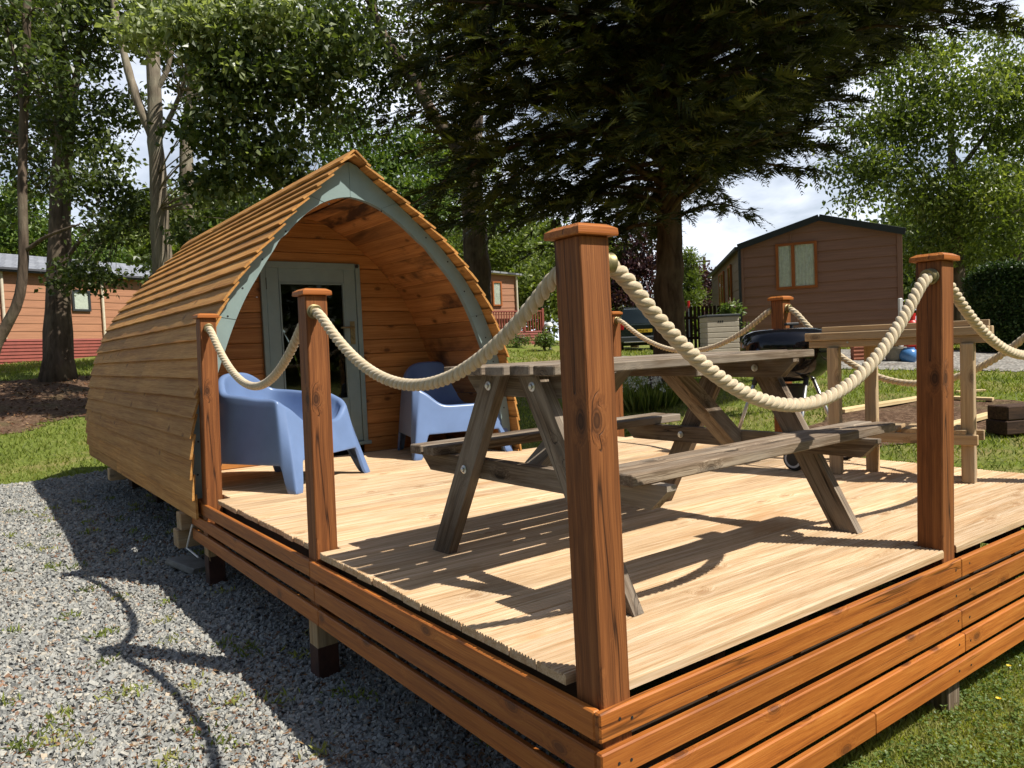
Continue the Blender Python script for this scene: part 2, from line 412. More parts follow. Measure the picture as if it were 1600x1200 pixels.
    def lathe(s, prof, c, axis=(0, 0, 1), seg=32, T=None):
        """prof: (radius, along) pairs"""
        ax = unit(axis); u = unit(np.cross(ax, [1, 0, 0] if abs(ax[0]) < .8 else [0, 1, 0])); w = np.cross(ax, u)
        a = np.linspace(0, 2 * np.pi, seg, endpoint=False); n = len(prof)
        V = np.concatenate([np.asarray(c) + ax * h + (np.cos(a)[:, None] * u + np.sin(a)[:, None] * w) * r for r, h in prof])
        F = [[i * seg + j, i * seg + (j + 1) % seg, (i + 1) * seg + (j + 1) % seg, (i + 1) * seg + j] for i in range(n - 1) for j in range(seg)]
        F += [list(range(seg))[::-1], [(n - 1) * seg + j for j in range(seg)]]
        return s.add(V, F, None, T)
    def build(s, name, mat, parent=None, smooth=False, world=True, sharp=None):
        V = np.concatenate(s.V)
        o = fast_mesh(name, V, [np.array(f) for f in s.F.values()], mat, parent, np.concatenate(s.T), np.concatenate(s.G), smooth, world)
        if sharp: o.data.set_sharp_from_angle(angle=R(sharp))
        return o

def tag(o, label=None, cat=None, group=None, kind=None):
    if label: o['label'] = label
    if cat: o['category'] = cat
    if group: o['group'] = group
    if kind: o['kind'] = kind
    return o
def thing(name, label, cat, loc=(0, 0, 0), rotz=0.0, group=None):
    o = bpy.data.objects.new(name, None); COL.objects.link(o); o.empty_display_size = .1
    o.location = loc; o.rotation_euler = (0, 0, rotz); OFF[o.name] = np.asarray(loc, float)
    return tag(o, label, cat, group)
def copy_tree(o, parent=None):
    kids = [c for c in bpy.data.objects if c.parent == o]
    c = o.copy(); COL.objects.link(c)
    if parent is not None: c.parent = parent
    for k in kids: copy_tree(k, c)
    return c
def sm(a, b, x):
    t = np.clip((np.asarray(x, float) - a) / (b - a), 0, 1); return t * t * (3 - 2 * t)


# ================================================================== SETTING: terrain
CTRL = [(0, 1190, 2.75), (500, 1064, None, -.60), (322, 895, None, -.55), (1490, 1115, None, -.64), (1580, 1190, 2.75)]
pts = []
def ctl(x, y, z): pts.append((x, y, z))
ctl(-2.0, 1.0, -.62); ctl(-1.2, 2.0, -.62); ctl(0, 1.8, -.61); ctl(0, 3.7, -.57); ctl(-.4, 6.5, -.54); ctl(-.5, 9.5, -.5); ctl(2.0, 6.0, -.56); ctl(2, 2, -.63)
ctl(1.85, 0, -.66); ctl(2.6, -1.2, -.68); ctl(0, -3, -.65); ctl(4.2, 0, -.6); ctl(4.4, 3, -.52); ctl(6, -4, -.6); ctl(-6, 2, -.6); ctl(-6, 9, -.45)
for u, v, d in [(60, 650, 13.5), (92, 592, 17), (60, 568, 22), (140, 557, 25), (840, 560, 22), (810, 536, 27), (1045, 625, 12.5), (1000, 552, 28),
                (1155, 546, 21.5), (1405, 546, 19.2), (1500, 545, 19.5), (1450, 582, 14.5), (1420, 620, 10.8), (1575, 684, 7.4), (1500, 705, 6.6), (1580, 590, 14)]:
    pts.append(tuple(spot(u, v, d)))
pts += [(-30, 20, .6), (-20, 45, 1.4), (10, 50, 1.6), (40, 30, 1.0), (45, 0, .5), (30, -25, -.2), (0, -25, -.7), (-30, -10, -.5)]
pts = np.array(pts)
def _phi(r): return np.where(r > 1e-9, r * r * np.log(np.maximum(r, 1e-9)), 0)
_n = len(pts); _A = np.zeros((_n + 3, _n + 3))
_A[:_n, :_n] = _phi(np.linalg.norm(pts[:, None, :2] - pts[None, :, :2], axis=2)) + np.eye(_n) * 1.5
_A[:_n, _n] = 1; _A[:_n, _n + 1:] = pts[:, :2]; _A[_n:, :_n] = _A[:_n, _n:].T
_w = np.linalg.solve(_A, np.concatenate([pts[:, 2], [0, 0, 0]]))
def H(x, y):
    x = np.asarray(x, float); y = np.asarray(y, float); sh = x.shape; q = np.stack([x.ravel(), y.ravel()], 1); out = np.empty(len(q))
    for i in range(0, len(q), 20000):
        b = q[i:i + 20000]
        out[i:i + 20000] = _phi(np.linalg.norm(b[:, None] - pts[None, :, :2], axis=2)) @ _w[:_n] + _w[_n] + b @ _w[_n + 1:]
    r = np.hypot(q[:, 0] - 4, q[:, 1] - 6); k = sm(32, 60, r)
    out = np.clip(out, -1.0, 2.2) * (1 - k) + 1.0 * k
    out += .012 * np.sin(q[:, 0] * 2.1 + q[:, 1] * 1.3) + .01 * np.sin(q[:, 0] * 4.3 - q[:, 1] * 3.7)
    return out.reshape(sh)
def grid_sheet(name, xs, ys, zoff, mat, keep=None, kind='structure'):
    X, Y = np.meshgrid(xs, ys, indexing='ij'); Z = H(X, Y) + zoff
    nx, ny = X.shape; V = np.stack([X.ravel(), Y.ravel(), Z.ravel()], 1)
    i, j = np.meshgrid(np.arange(nx - 1), np.arange(ny - 1), indexing='ij'); a = (i * ny + j).ravel()
    F = np.stack([a, a + ny, a + ny + 1, a + 1], 1)
    if keep is not None:
        c = V[F].mean(1); F = F[keep(c[:, 0], c[:, 1])]
        us, inv = np.unique(F, return_inverse=True); V = V[us]; F = inv.reshape(F.shape)
    return tag(fast_mesh(name, V, F, mat, smooth=True), kind=kind)
_t = np.linspace(-1, 1, 241); _s = np.sinh(_t * 4.2) / np.sinh(4.2)
grid_sheet('ground', 2 + _s * 190, 4 + _s * 190, 0, 'lawn')
def wob(x, y): return .25 * np.sin(x * 2.3 + 1) + .18 * np.sin(y * 3.1 + x) + .12 * np.sin(x * 6.1 - y * 4.7)
def in_gravel(x, y): return (x < .75 + .4 * wob(y, x)) & (y < 9.15 + .5 * wob(x, y)) & (y > -5) & (x > -7 + wob(x, y))
grid_sheet('gravel_path', np.arange(-7.5, 1.5, .07), np.arange(-5, 10, .07), .008, 'gravelbase', in_gravel)
def in_soil(x, y):
    c = spot(40, 625, 14.8); return (((x - c[0] + 2.4) / 5.2) ** 2 + ((y - c[1]) / 3.1) ** 2 + .5 * wob(x * 1.5, y * 1.5) < 1)
grid_sheet('soil_bed', np.arange(-8, 7, .1), np.arange(9, 22, .1), .012, 'soil', in_soil)
tA = spot(1290, 556, 17.6); tB = spot(1700, 551, 16.2); tA2 = spot(900, 545, 24)
def in_track(x, y):
    d = unit(tB[:2] - tA[:2]); n = np.array([-d[1], d[0]]); q = (x - tA[0]) * n[0] + (y - tA[1]) * n[1]
    return (np.abs(q) < 2.3 + .2 * wob(x, y)) & ((x - tA[0]) * d[0] + (y - tA[1]) * d[1] > -5.5)
grid_sheet('gravel_track', np.arange(5, 42, .16), np.arange(-14, 30, .16), .015, 'track', in_track)
def in_bare(x, y):
    c = spot(1440, 650, 8.9); return (((x - c[0]) / 2.3) ** 2 + ((y - c[1]) / 1.0) ** 2 + .5 * wob(x * 2, y * 2) < .9)
grid_sheet('bare_soil', np.arange(5, 13, .06), np.arange(-1, 7, .06), .010, 'soil', in_bare)

# loose chippings, thrown by distance so the near ones are all there
def px(P):
    c = (P - CAM) @ ROT.T; return 800 + F_PX * c[:, 0] / c[:, 2], 600 + F_PX * c[:, 1] / c[:, 2], c[:, 2]
def scatter(n, r0, r1, a0, a1, power):
    a = rng.uniform(a0, a1, n); u = rng.random(n); r = (r0 ** (2 - power) + u * (r1 ** (2 - power) - r0 ** (2 - power))) ** (1 / (2 - power))
    return CAM[0] + np.cos(a) * r, CAM[1] + np.sin(a) * r, r
x, y, r = scatter(340000, 1.3, 11, R(40), R(140), 1.25)
k = in_gravel(x, y) & ~((x > .9))
x, y, r = x[k], y[k], r[k]
uu, vv, dd = px(np.stack([x, y, H(x, y)], 1)); k = ((uu > -900) & (uu < 1050) & (vv < 1500) & (dd > .3)); x, y, r = x[k], y[k], r[k]
n = len(x)
cube = np.array([[-1, -1, -1], [1, -1, -1], [1, 1, -1], [-1, 1, -1], [-1, -1, 1], [1, -1, 1], [1, 1, 1], [-1, 1, 1]], float)
cf = np.array([[3, 2, 1, 0], [4, 5, 6, 7], [0, 1, 5, 4], [1, 2, 6, 5], [2, 3, 7, 6], [3, 0, 4, 7]])
sz = rng.lognormal(math.log(.0066), .26, n) * (1 + .05 * np.maximum(r - 4, 0))
dim = np.stack([sz * rng.uniform(.9, 1.6, n), sz * rng.uniform(.7, 1.1, n), sz * rng.uniform(.35, .75, n)], 1)
V = cube[None] * dim[:, None, :] * (1 + rng.uniform(-.42, .18, (n, 8, 3)))
q = rng.normal(0, 1, (n, 4)); q[:, 1:3] *= .45; q /= np.linalg.norm(q, axis=1)[:, None]
w_, x_, y_, z_ = q.T
Rm = np.stack([1 - 2 * (y_**2 + z_**2), 2 * (x_*y_ - z_*w_), 2 * (x_*z_ + y_*w_), 2 * (x_*y_ + z_*w_), 1 - 2 * (x_**2 + z_**2), 2 * (y_*z_ - x_*w_), 2 * (x_*z_ - y_*w_), 2 * (y_*z_ + x_*w_), 1 - 2 * (x_**2 + y_**2)], 1).reshape(n, 3, 3)
V = np.einsum('nij,nkj->nki', Rm, V)
V += np.stack([x, y, H(x, y) + .010 + dim[:, 2] * .6 + rng.random(n) * .008], 1)[:, None, :]
patch = .5 + .5 * np.sin(x * 1.7 + 2 * np.sin(y * 1.1)) * np.sin(y * 2.3 + x)
tnt = rng.random(n) * .93; br = rng.random(n) < .02 + .10 * (patch > .75); br &= sz < .0095; tnt[br] = .985
F = (cf[None] + 8 * np.arange(n)[:, None, None]).reshape(-1, 4)
tag(fast_mesh('gravel', V.reshape(-1, 3), F, 'stone', tint=np.repeat(tnt, 8)), 'grey slate chippings spread beside the pod and the deck', 'gravel', kind='stuff')

def leaf_mesh(P, L, W, D, NR, fold=.15, tris=False):
    """one folded blade per point: P base, D direction, NR normal; sizes L, W arrays"""
    D = D / (np.linalg.norm(D, axis=1)[:, None] + 1e-9); S = np.cross(D, NR); S /= np.linalg.norm(S, axis=1)[:, None] + 1e-9
    Nn = np.cross(S, D); L = np.broadcast_to(L, len(P))[:, None]; W = np.broadcast_to(W, len(P))[:, None]
    n = len(P)
    if tris:
        V = np.stack([P - S * W * .5, P + S * W * .5, P + D * L], 1); F = np.arange(3 * n).reshape(n, 3); return V.reshape(-1, 3), F, 3
    V = np.stack([P, P + D * L * .42 + S * W * .5 + Nn * W * fold, P + D * L, P + D * L * .42 - S * W * .5 + Nn * W * fold], 1)
    b = 4 * np.arange(n)[:, None]; F = np.concatenate([b + np.array([0, 1, 2]), b + np.array([0, 2, 3])])
    return V.reshape(-1, 3), F, 4
def rdir(n, up=0.0):
    d = rng.normal(0, 1, (n, 3)); d[:, 2] += up; return d / np.linalg.norm(d, axis=1)[:, None]

# short grass blades where the lawn is seen close by
def grass(name, x, y, h, w, label):
    n = len(x); P = np.stack([x, y, H(x, y) + .004], 1); D = rdir(n) * np.array([.7, .7, .25]) + [0, 0, .8]
    V, F, k = leaf_mesh(P, h * rng.uniform(.5, 1.3, n), w, D, rdir(n), tris=True)
    tt = np.clip(rng.normal(.45, .22, n) + .25 * np.sin(x * 1.3) * np.sin(y * 1.7 + 1), 0, 1)
    tt = np.clip(tt + .25 * ((y < .6) & (x < 6)), 0, 1)
    return V, F, np.repeat(tt, k)
gx, gy, gr = scatter(150000, 1.6, 24, R(-25), R(60), 1.5)
k = ~in_gravel(gx, gy) & ~in_bare(gx, gy) & ~in_track(gx, gy) & ~((gx > -.1) & (gx < 3.55) & (gy > -.05))
k &= (np.stack(px(np.stack([gx, gy, H(gx, gy)], 1)))[0] < 1750)
gx, gy, gr = gx[k], gy[k], gr[k]
nx_, ny_, nr_ = scatter(130000, 2.0, 6.5, R(-8), R(34), 1.2)
k = (ny_ < .42) & ~in_gravel(nx_, ny_); un, vn, dn_ = px(np.stack([nx_, ny_, H(nx_, ny_)], 1)); k &= (un > 1150) & (un < 1700) & (vn < 1280); nx_, ny_, nr_ = nx_[k], ny_[k], nr_[k]
lx, ly, lr = scatter(70000, 8, 26, R(55), R(112), 1.4)
k = ~in_gravel(lx, ly) & ~in_soil(lx, ly) & ((lx < -.2) | (ly > 8.2) | (lx > 3.7))
lx, ly, lr = lx[k], ly[k], lr[k]
x = np.concatenate([gx, lx, nx_]); y = np.concatenate([gy, ly, ny_]); r = np.concatenate([gr, lr, nr_ * .8])
V, F, tt = grass('grass', x, y, .022 + .0035 * r, .0035 + .0012 * r, '')
tag(fast_mesh('grass', V, F, 'grassblade', tint=tt), 'short lawn grass round the deck and under the trees', 'grass', kind='stuff')
q_ = rng.random(len(nx_)) < .06; cxx = np.repeat(nx_[q_], 6); cyy = np.repeat(ny_[q_], 6); kk_ = np.sin(cxx * 3.1) * np.sin(cyy * 4.3) > -.1; cxx = cxx[kk_] + rng.normal(0, .012, kk_.sum()); cyy = cyy[kk_] + rng.normal(0, .012, kk_.sum()); n = len(cxx)
V, F, k = leaf_mesh(np.stack([cxx, cyy, H(cxx, cyy) + rng.uniform(.02, .045, n)], 1), rng.uniform(.010, .018, n), .013, rdir(n) * [1, 1, .3], rdir(n, 3))
tag(fast_mesh('clover', V, F, 'shrubleaf', tint=np.repeat(rng.random(n) * .55, k)), 'clover growing in the lawn before the deck front', 'clover', kind='stuff')
# weeds and dry litter over the chippings
cx_, cy_, cr = scatter(300, 1.5, 9, R(45), R(110), 1.0); k = in_gravel(cx_, cy_) & (cx_ < .4); cx_, cy_ = cx_[k], cy_[k]
wx = np.repeat(cx_, 26) + rng.normal(0, .035, 26 * len(cx_)); wy = np.repeat(cy_, 26) + rng.normal(0, .035, 26 * len(cy_)); n = len(wx)
V, F, k = leaf_mesh(np.stack([wx, wy, H(wx, wy) + .022], 1), rng.uniform(.02, .05, n), .010, rdir(n, .9), rdir(n, 1))
tag(fast_mesh('weeds', V, F, 'grassblade', tint=np.repeat(np.repeat(rng.random(len(cx_)), 26), k)), 'small weeds coming up through the chippings', 'weeds', kind='stuff')
lx, ly, lr = scatter(46000, 1.3, 10, R(40), R(112), 1.2); pat = np.sin(lx * 2.1 + 1.5 * np.sin(ly * 1.7)) * np.sin(ly * 2.7 + lx) + rng.normal(0, .45, len(lx)) + .7 * (lx > -.6)
k = in_gravel(lx, ly) & (pat > .55); lx, ly = lx[k], ly[k]; n = len(lx)
V, F, k = leaf_mesh(np.stack([lx, ly, H(lx, ly) + rng.uniform(.022, .036, n)], 1), rng.uniform(.012, .035, n), rng.uniform(.004, .012, n), rdir(n) * [1, 1, .25], rdir(n, 2.5))
tag(fast_mesh('leaf_litter', V, F, 'litter', tint=np.repeat(rng.random(n), k)), 'brown dry leaf litter lying on the chippings', 'leaf litter', kind='stuff')
sx_ = rng.uniform(-6, 6, 9000); sy_ = rng.uniform(9.5, 20, 9000); k = in_soil(sx_, sy_); sx_, sy_ = sx_[k], sy_[k]; n = len(sx_)
V, F, k = leaf_mesh(np.stack([sx_, sy_, H(sx_, sy_) + .03], 1), rng.uniform(.04, .10, n), rng.uniform(.02, .05, n), rdir(n) * [1, 1, .3], rdir(n, 2))
tag(fast_mesh('fallen_leaves', V, F, 'litter', tint=np.repeat(rng.random(n), k)), 'fallen leaves on the bare earth under the trees', 'fallen leaves', kind='stuff')
# dandelion flowers on the front lawn
for u, v, d in ((1576, 1062, 3.25), (1560, 1131, 2.95)):
    p = spot(u, v, d); p[2] = H(p[0], p[1])
    dn = thing('dandelion', 'yellow dandelion flower in the lawn below the deck front, ' + ('nearer the fascia' if v < 1100 else 'farther out from the fascia'), 'dandelion', p, group='dandelions in the lawn')
    MB().tube([p, p + [0, 0, .03], p + [.004, 0, .055]], .0018, 6).build('stem', 'grassblade', dn)
    b = MB()
    for a in np.linspace(0, 2 * np.pi, 22, endpoint=False):
        V, F, k = leaf_mesh(np.array([p + [.004, 0, .055]]), .013, .005, np.array([[math.cos(a), math.sin(a), .25 + .3 * (int(a * 7) % 2)]]), np.array([[0, 0, 1.]]))
        b.add(V, F.tolist())
    b.build('flower_head', 'yellowflower', dn)

# ================================================================== DECK
S = .0953; ZT = 1.082; DW = 3.62; DL = 3.60
deck = thing('timber_deck', 'square pale timber deck with ribbed boards and orange stained slatted sides', 'deck', (0, 0, 0))
POSTS = [(0, 0), (0, 1.739), (0, 3.448), (1.75, 0), (DW - S, 0), (DW - S, 1.86), (DW - S, 3.57)]
def decking():
    b = MB(); y = .001; pitch = .1235; w = .1185; k = 0
    while y < DL + .86:
        inside = y > DL - .02
        ribs = 9; prof = []
        for i in range(ribs):
            a = i / ribs; e = w / ribs
            prof += [(y + a * w + e * .10, -.0048), (y + a * w + e * .26, 0), (y + a * w + e * .70, 0), (y + a * w + e * .86, -.0048)]
        prof = [(y, -.0055)] + prof + [(y + w, -.0055), (y + w, -.028), (y, -.028)]
        x0 = (.002 if y < 1.70 else .024) + rng.uniform(-.004, .005); x1 = DW + rng.uniform(-.006, .006)
        if inside: x0, x1 = .04, 2.32
        segs = [(x0, x1)]
        for (px_, py_) in POSTS:
            if py_ - .003 < y + w and py_ + S + .003 > y:
                new = []
                for a, c in segs:
                    if a < px_ - .02 < c: new.append((a, px_ - .004))
                    if a < px_ + S + .02 < c: new.append((px_ + S + .004, c))
                    if px_ > c or px_ + S < a: new.append((a, c))
                segs = [q for q in new if q[1] - q[0] > .05]
        # butt joints
        out = []
        for a, c in segs:
            if False:
                j = 1.80 if k % 2 else 1.795
                out += [(a, j - .002), (j + .002, c)]
            else: out.append((a, c))
        dz = rng.uniform(-.0012, .0012)
        for a, c in out:
            n = len(prof); T = rng.random()
            V = np.array([(a, u, v + dz) for u, v in prof] + [(c, u, v + dz) for u, v in prof])
            V[:n, 0] += rng.normal(0, .0008, n)
            F = [list(range(n)), list(range(n, 2 * n))[::-1]] + [[i, n + i, n + (i + 1) % n, (i + 1) % n] for i in range(n)]
            b.add(V, F, V + rng.random(3) * 40, T)
        y += pitch; k += 1
    return b
decking().build('decking', 'deck', deck)
zt = [-.044, -.142, -.240, -.338, -.436]; FH = .073
for i, z in enumerate(zt):       # front, five boards, each with one butt joint
    j = (1.84, 2.6, 1.83, 1.86, 1.2)[i]
    tw = rng.uniform(-.002, .002)
    b = MB()
    b.box(((-.022 + j) / 2, -.011 + tw, z - FH / 2), (j + .022 - .001, .022, FH), ch=.004)
    b.box(((j + DW) / 2, -.011 + tw * .5, z - FH / 2), (DW - j - .001, .022, FH), ch=.004)
    b.build('fascia_board', 'fascia', deck)
    for x in (.035, .085, 1.80, 1.9, 2.75):
        MB().lathe([(.0042, 0), (.0042, .0012)], (x + rng.uniform(-.01, .01), -.0222 + tw, z - FH * rng.uniform(.35, .6)), (0, -1, 0), 10).build('screw', 'black', deck)
for i, z in enumerate(zt[:3]):   # left side, three boards
    j = (1.79, 1.75, 1.72)[i]
    b = MB()
    b.box((-.011, (.0008 + j) / 2, z - FH / 2), (j - .002, .022, FH), [[0, 1, 0], [1, 0, 0], [0, 0, 1]], ch=.004)
    b.box((-.011, (j + 3.80) / 2, z - FH / 2), (3.80 - j - .001, .022, FH), [[0, 1, 0], [1, 0, 0], [0, 0, 1]], ch=.004)
    b.build('fascia_board', 'fascia', deck)
for i, z in enumerate(zt[:3]):   # right side
    MB().box((DW + .011, 1.80, z - FH / 2), (3.58, .022, FH), [[0, 1, 0], [1, 0, 0], [0, 0, 1]], ch=.004).build('fascia_board', 'fascia', deck)
b = MB()
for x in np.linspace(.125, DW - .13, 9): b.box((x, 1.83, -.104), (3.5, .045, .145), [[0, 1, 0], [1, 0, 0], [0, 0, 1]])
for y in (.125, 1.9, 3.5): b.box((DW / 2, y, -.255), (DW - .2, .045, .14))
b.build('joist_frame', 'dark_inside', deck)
def support(x, y, h0, grey=False):
    z0 = float(H(x, y)) - .06
    lg = MB().box((x, y, (z0 - .2) / 2), (-.2 - z0, .095, .095), [[0, 0, 1], [1, 0, 0], [0, 1, 0]]).build('support_leg', 'grey' if grey else 'raw', deck)
    if not grey: MB().box((x, y, (z0 + h0) / 2), (h0 - z0, .098, .098), [[0, 0, 1], [1, 0, 0], [0, 1, 0]], jitter=.001).build('painted_foot', 'legpaint', lg)
support(.068, 1.90, -.455); support(.068, 3.66, -.40); support(1.86, .07, -.5, True); support(3.5, .1, -.5); support(1.8, 1.9, -.5); support(3.5, 1.9, -.5); support(.12, .12, -.5)

# ---- posts
def post_parts(first):
    root = thing('deck_post', first, 'post', (0, 0, 0), group='stained posts round the deck')
    h = S / 2
    MB().box((0, 0, (ZT - .31) / 2), (ZT + .31, S, S), [[0, 0, 1], [1, 0, 0], [0, 1, 0]], ch=.004).build('shaft', 'stain', root)
    b = MB(); r = h + .015; zs = [(r, ZT), (r + .001, ZT + .004), (r, ZT + .017), (r - .018, ZT + .028)]
    V = []; 
    for q, z in zs: V += [(-q, -q, z), (q, -q, z), (q, q, z), (-q, q, z)]
    F = [[3, 2, 1, 0], [12, 13, 14, 15]] + [[4 * i + j, 4 * i + (j + 1) % 4, 4 * i + 4 + (j + 1) % 4, 4 * i + 4 + j] for i in range(3) for j in range(4)]
    V = np.array(V); b.add(V, F, V[:, [0, 1, 2]] + 3.3); b.build('post_cap', 'fascia', root)
    return root
PL = ['stained post at the nearest corner of the deck, tallest in the picture', 'stained post midway along the left edge of the deck, before the pod door',
      'stained post against the front left foot of the pod', 'stained post midway along the slatted front of the deck, before the work table',
      'stained post at the front right corner of the deck', 'stained post on the far edge of the deck behind the barbecue', 'stained post on the far edge of the deck hidden behind the near corner post']
LEAN = [(-.0095, .007), (.0085, -.006), (.020, -.014), (.010, -.006), (0, 0), (-.004, 0), (0, 0)]
p0 = post_parts(PL[0]); RIGHTV = np.array([.805, -.592])
for i, ((x, y), lab) in enumerate(zip(POSTS, PL)):
    o = p0 if i == 0 else copy_tree(p0)
    sh = {0: .0045, 1: -.005, 2: -.013, 3: -.006}.get(i, 0)
    o.location = (x + S / 2 + RIGHTV[0] * sh, y + S / 2 + RIGHTV[1] * sh, 0)
    lx, ly = LEAN[i]; o.rotation_euler = (-ly, lx, 0); o['label'] = lab
# ---- ropes
def rope(a, b, low, label, da=None, db=None, rad=.0207, back=0.0):
    """a, b: where the rope leaves each post; low: height of the lowest point; da/db: way out of the post"""
    a = np.asarray(a, float); b = np.asarray(b, float); da = np.asarray(da, float); db = np.asarray(db, float)
    # parabola through the ends with the given lowest point
    z0, z1 = a[2], b[2]; s = 0.5 * (math.sqrt(max(z0 - low, 1e-6)) + math.sqrt(max(z1 - low, 1e-6))); sag = s * s
    t = np.linspace(0, 1, 60); a1 = a + da * .045; b1 = b + db * .045
    P = a1 + (b1 - a1) * t[:, None]; P[:, 2] -= 4 * sag * t * (1 - t)
    P = np.concatenate([[a - da * .01, a + da * .012], P, [b + db * .012, b - db * .01]])
    P[:, 2] = np.maximum(P[:, 2], low - .02)
    for _ in range(3): P[1:-1] = (P[:-2] + 2 * P[1:-1] + P[2:]) / 4
    L = np.concatenate([[0], np.cumsum(np.linalg.norm(np.diff(P, axis=0), axis=1))])
    n = int(L[-1] / .0058); q = np.linspace(0, L[-1], n); P = np.stack([np.interp(q, L, P[:, i]) for i in range(3)], 1)
    for _ in range(6): P[1:-1] = (P[:-2] + 2 * P[1:-1] + P[2:]) / 4
    tg = np.gradient(P, axis=0); tg /= np.linalg.norm(tg, axis=1)[:, None]
    u = np.cross(tg, [0, 0, 1.]); u /= np.linalg.norm(u, axis=1)[:, None] + 1e-9; w = np.cross(u, tg)
    root = thing('rope', label, 'rope', (a + b) / 2, group='thick ropes slung between the deck posts')
    m_ = MB(); seg = 10; ang = np.linspace(0, 2 * np.pi, seg, endpoint=False); pitch = .092; rs = rad * .52; ro = rad * .52
    for k in range(3):
        ph = q / pitch * 2 * np.pi + k * 2 * np.pi / 3
        C = P + (np.cos(ph) * ro)[:, None] * u + (np.sin(ph) * ro)[:, None] * w
        ct = np.gradient(C, axis=0); ct /= np.linalg.norm(ct, axis=1)[:, None]
        e1 = (np.cos(ph))[:, None] * u + (np.sin(ph))[:, None] * w; e1 -= ct * (e1 * ct).sum(1)[:, None]; e1 /= np.linalg.norm(e1, axis=1)[:, None]; e2 = np.cross(ct, e1)
        V = C[:, None] + rs * (np.cos(ang)[None, :, None] * e1[:, None] + np.sin(ang)[None, :, None] * e2[:, None])
        G = np.stack([np.repeat(q, seg) , np.tile(ang / 6.283, n), np.full(n * seg, k)], 1)
        i, j = np.meshgrid(np.arange(n - 1), np.arange(seg), indexing='ij')
        F = np.stack([i * seg + j, i * seg + (j + 1) % seg, (i + 1) * seg + (j + 1) % seg, (i + 1) * seg + j], -1).reshape(-1, 4)
        m_.add(V.reshape(-1, 3), F.tolist(), G)
    m_.build('twisted_strands', 'rope', root, smooth=True)
    for e, d in ((a, da), (b, db)):
        MB().lathe([(.019, -.004), (.030, -.004), (.0305, .004), (.026, .007), (.026, .022), (.027, .024), (.027, .028), (.024, .030), (.0205, .029)], e, d, 24).build('end_fitting', 'brass', root, smooth=True, sharp=35)
    return root
h = S / 2; ze = 1.02
rope((.055, 3.448, 1.02), (.05, 1.739 + S, .985), .683, 'thick cream rope hanging before the blue armchair by the pod corner', (0, -1, 0), (0, 1, 0))
rope((.038, 1.737, 1.012), (.045, S, 1.018), .715, 'thick cream rope along the left deck edge, crossing before the pod porch', (0, -1, 0), (0, 1, 0))
rope((S, .04, 1.022), (1.75, .035, 1.024), .612, 'thick cream rope hanging lowest across the picnic table at the front', (1, 0, 0), (-1, 0, 0), .0214)
rope((1.75 + S, .045, 1.022), (DW - S, .045, 1.02), .695, 'thick cream rope running off to the front right corner of the deck', (1, 0, 0), (-1, 0, 0))
rope((DW - h, S, 1.02), (DW - h, 1.86, 1.02), .50, 'thick cream rope dipping behind the rough work table', (0, 1, 0), (0, -1, 0))
rope((DW - h, 1.86 + S, 1.02), (DW - h, 3.57, 1.03), .737, 'thin looking far cream rope before the parked car and conifer trunk', (0, 1, 0), (0, -1, 0))

# ================================================================== CAMPING POD
YF, YB, YW = 3.635, 8.05, 4.55         # arch front, pod back, porch wall
PZ = np.array([-.14, 0, .18, .35, .55, .74, .94, 1.17, 1.38, 1.58, 1.76, 1.92, 2.03, 2.12, 2.19])
PH = np.array([1.20, 1.225, 1.228, 1.217, 1.182, 1.142, 1.082, .985, .848, .676, .496, .318, .185, .085, .004])
def hw(z): return np.interp(z, PZ, PH)
def xc(z): return 1.178 - .065 * np.clip((np.asarray(z) - 1.6) / .55, 0, 1)
_zf = np.linspace(-.14, 2.19, 600); _hf = hw(_zf)
kk = np.ones(25) / 25; _hs = np.convolve(np.pad(_hf, 12, mode='edge'), kk, 'valid'); _hs[-14:] = _hf[-14:]
def hws(z): return np.interp(z, _zf, _hs)
pod = thing('camping_pod', 'timber camping pod with a pointed arch roof, sage green front trim and glazed door', 'cabin', (1.178, YF, 0))
def profile(side, n=400):
    z = np.linspace(-.14, 2.19, n); x = xc(z) + side * hws(z); P = np.stack([x, z], 1)
    L = np.concatenate([[0], np.cumsum(np.linalg.norm(np.diff(P, axis=0), axis=1))]); return P, L
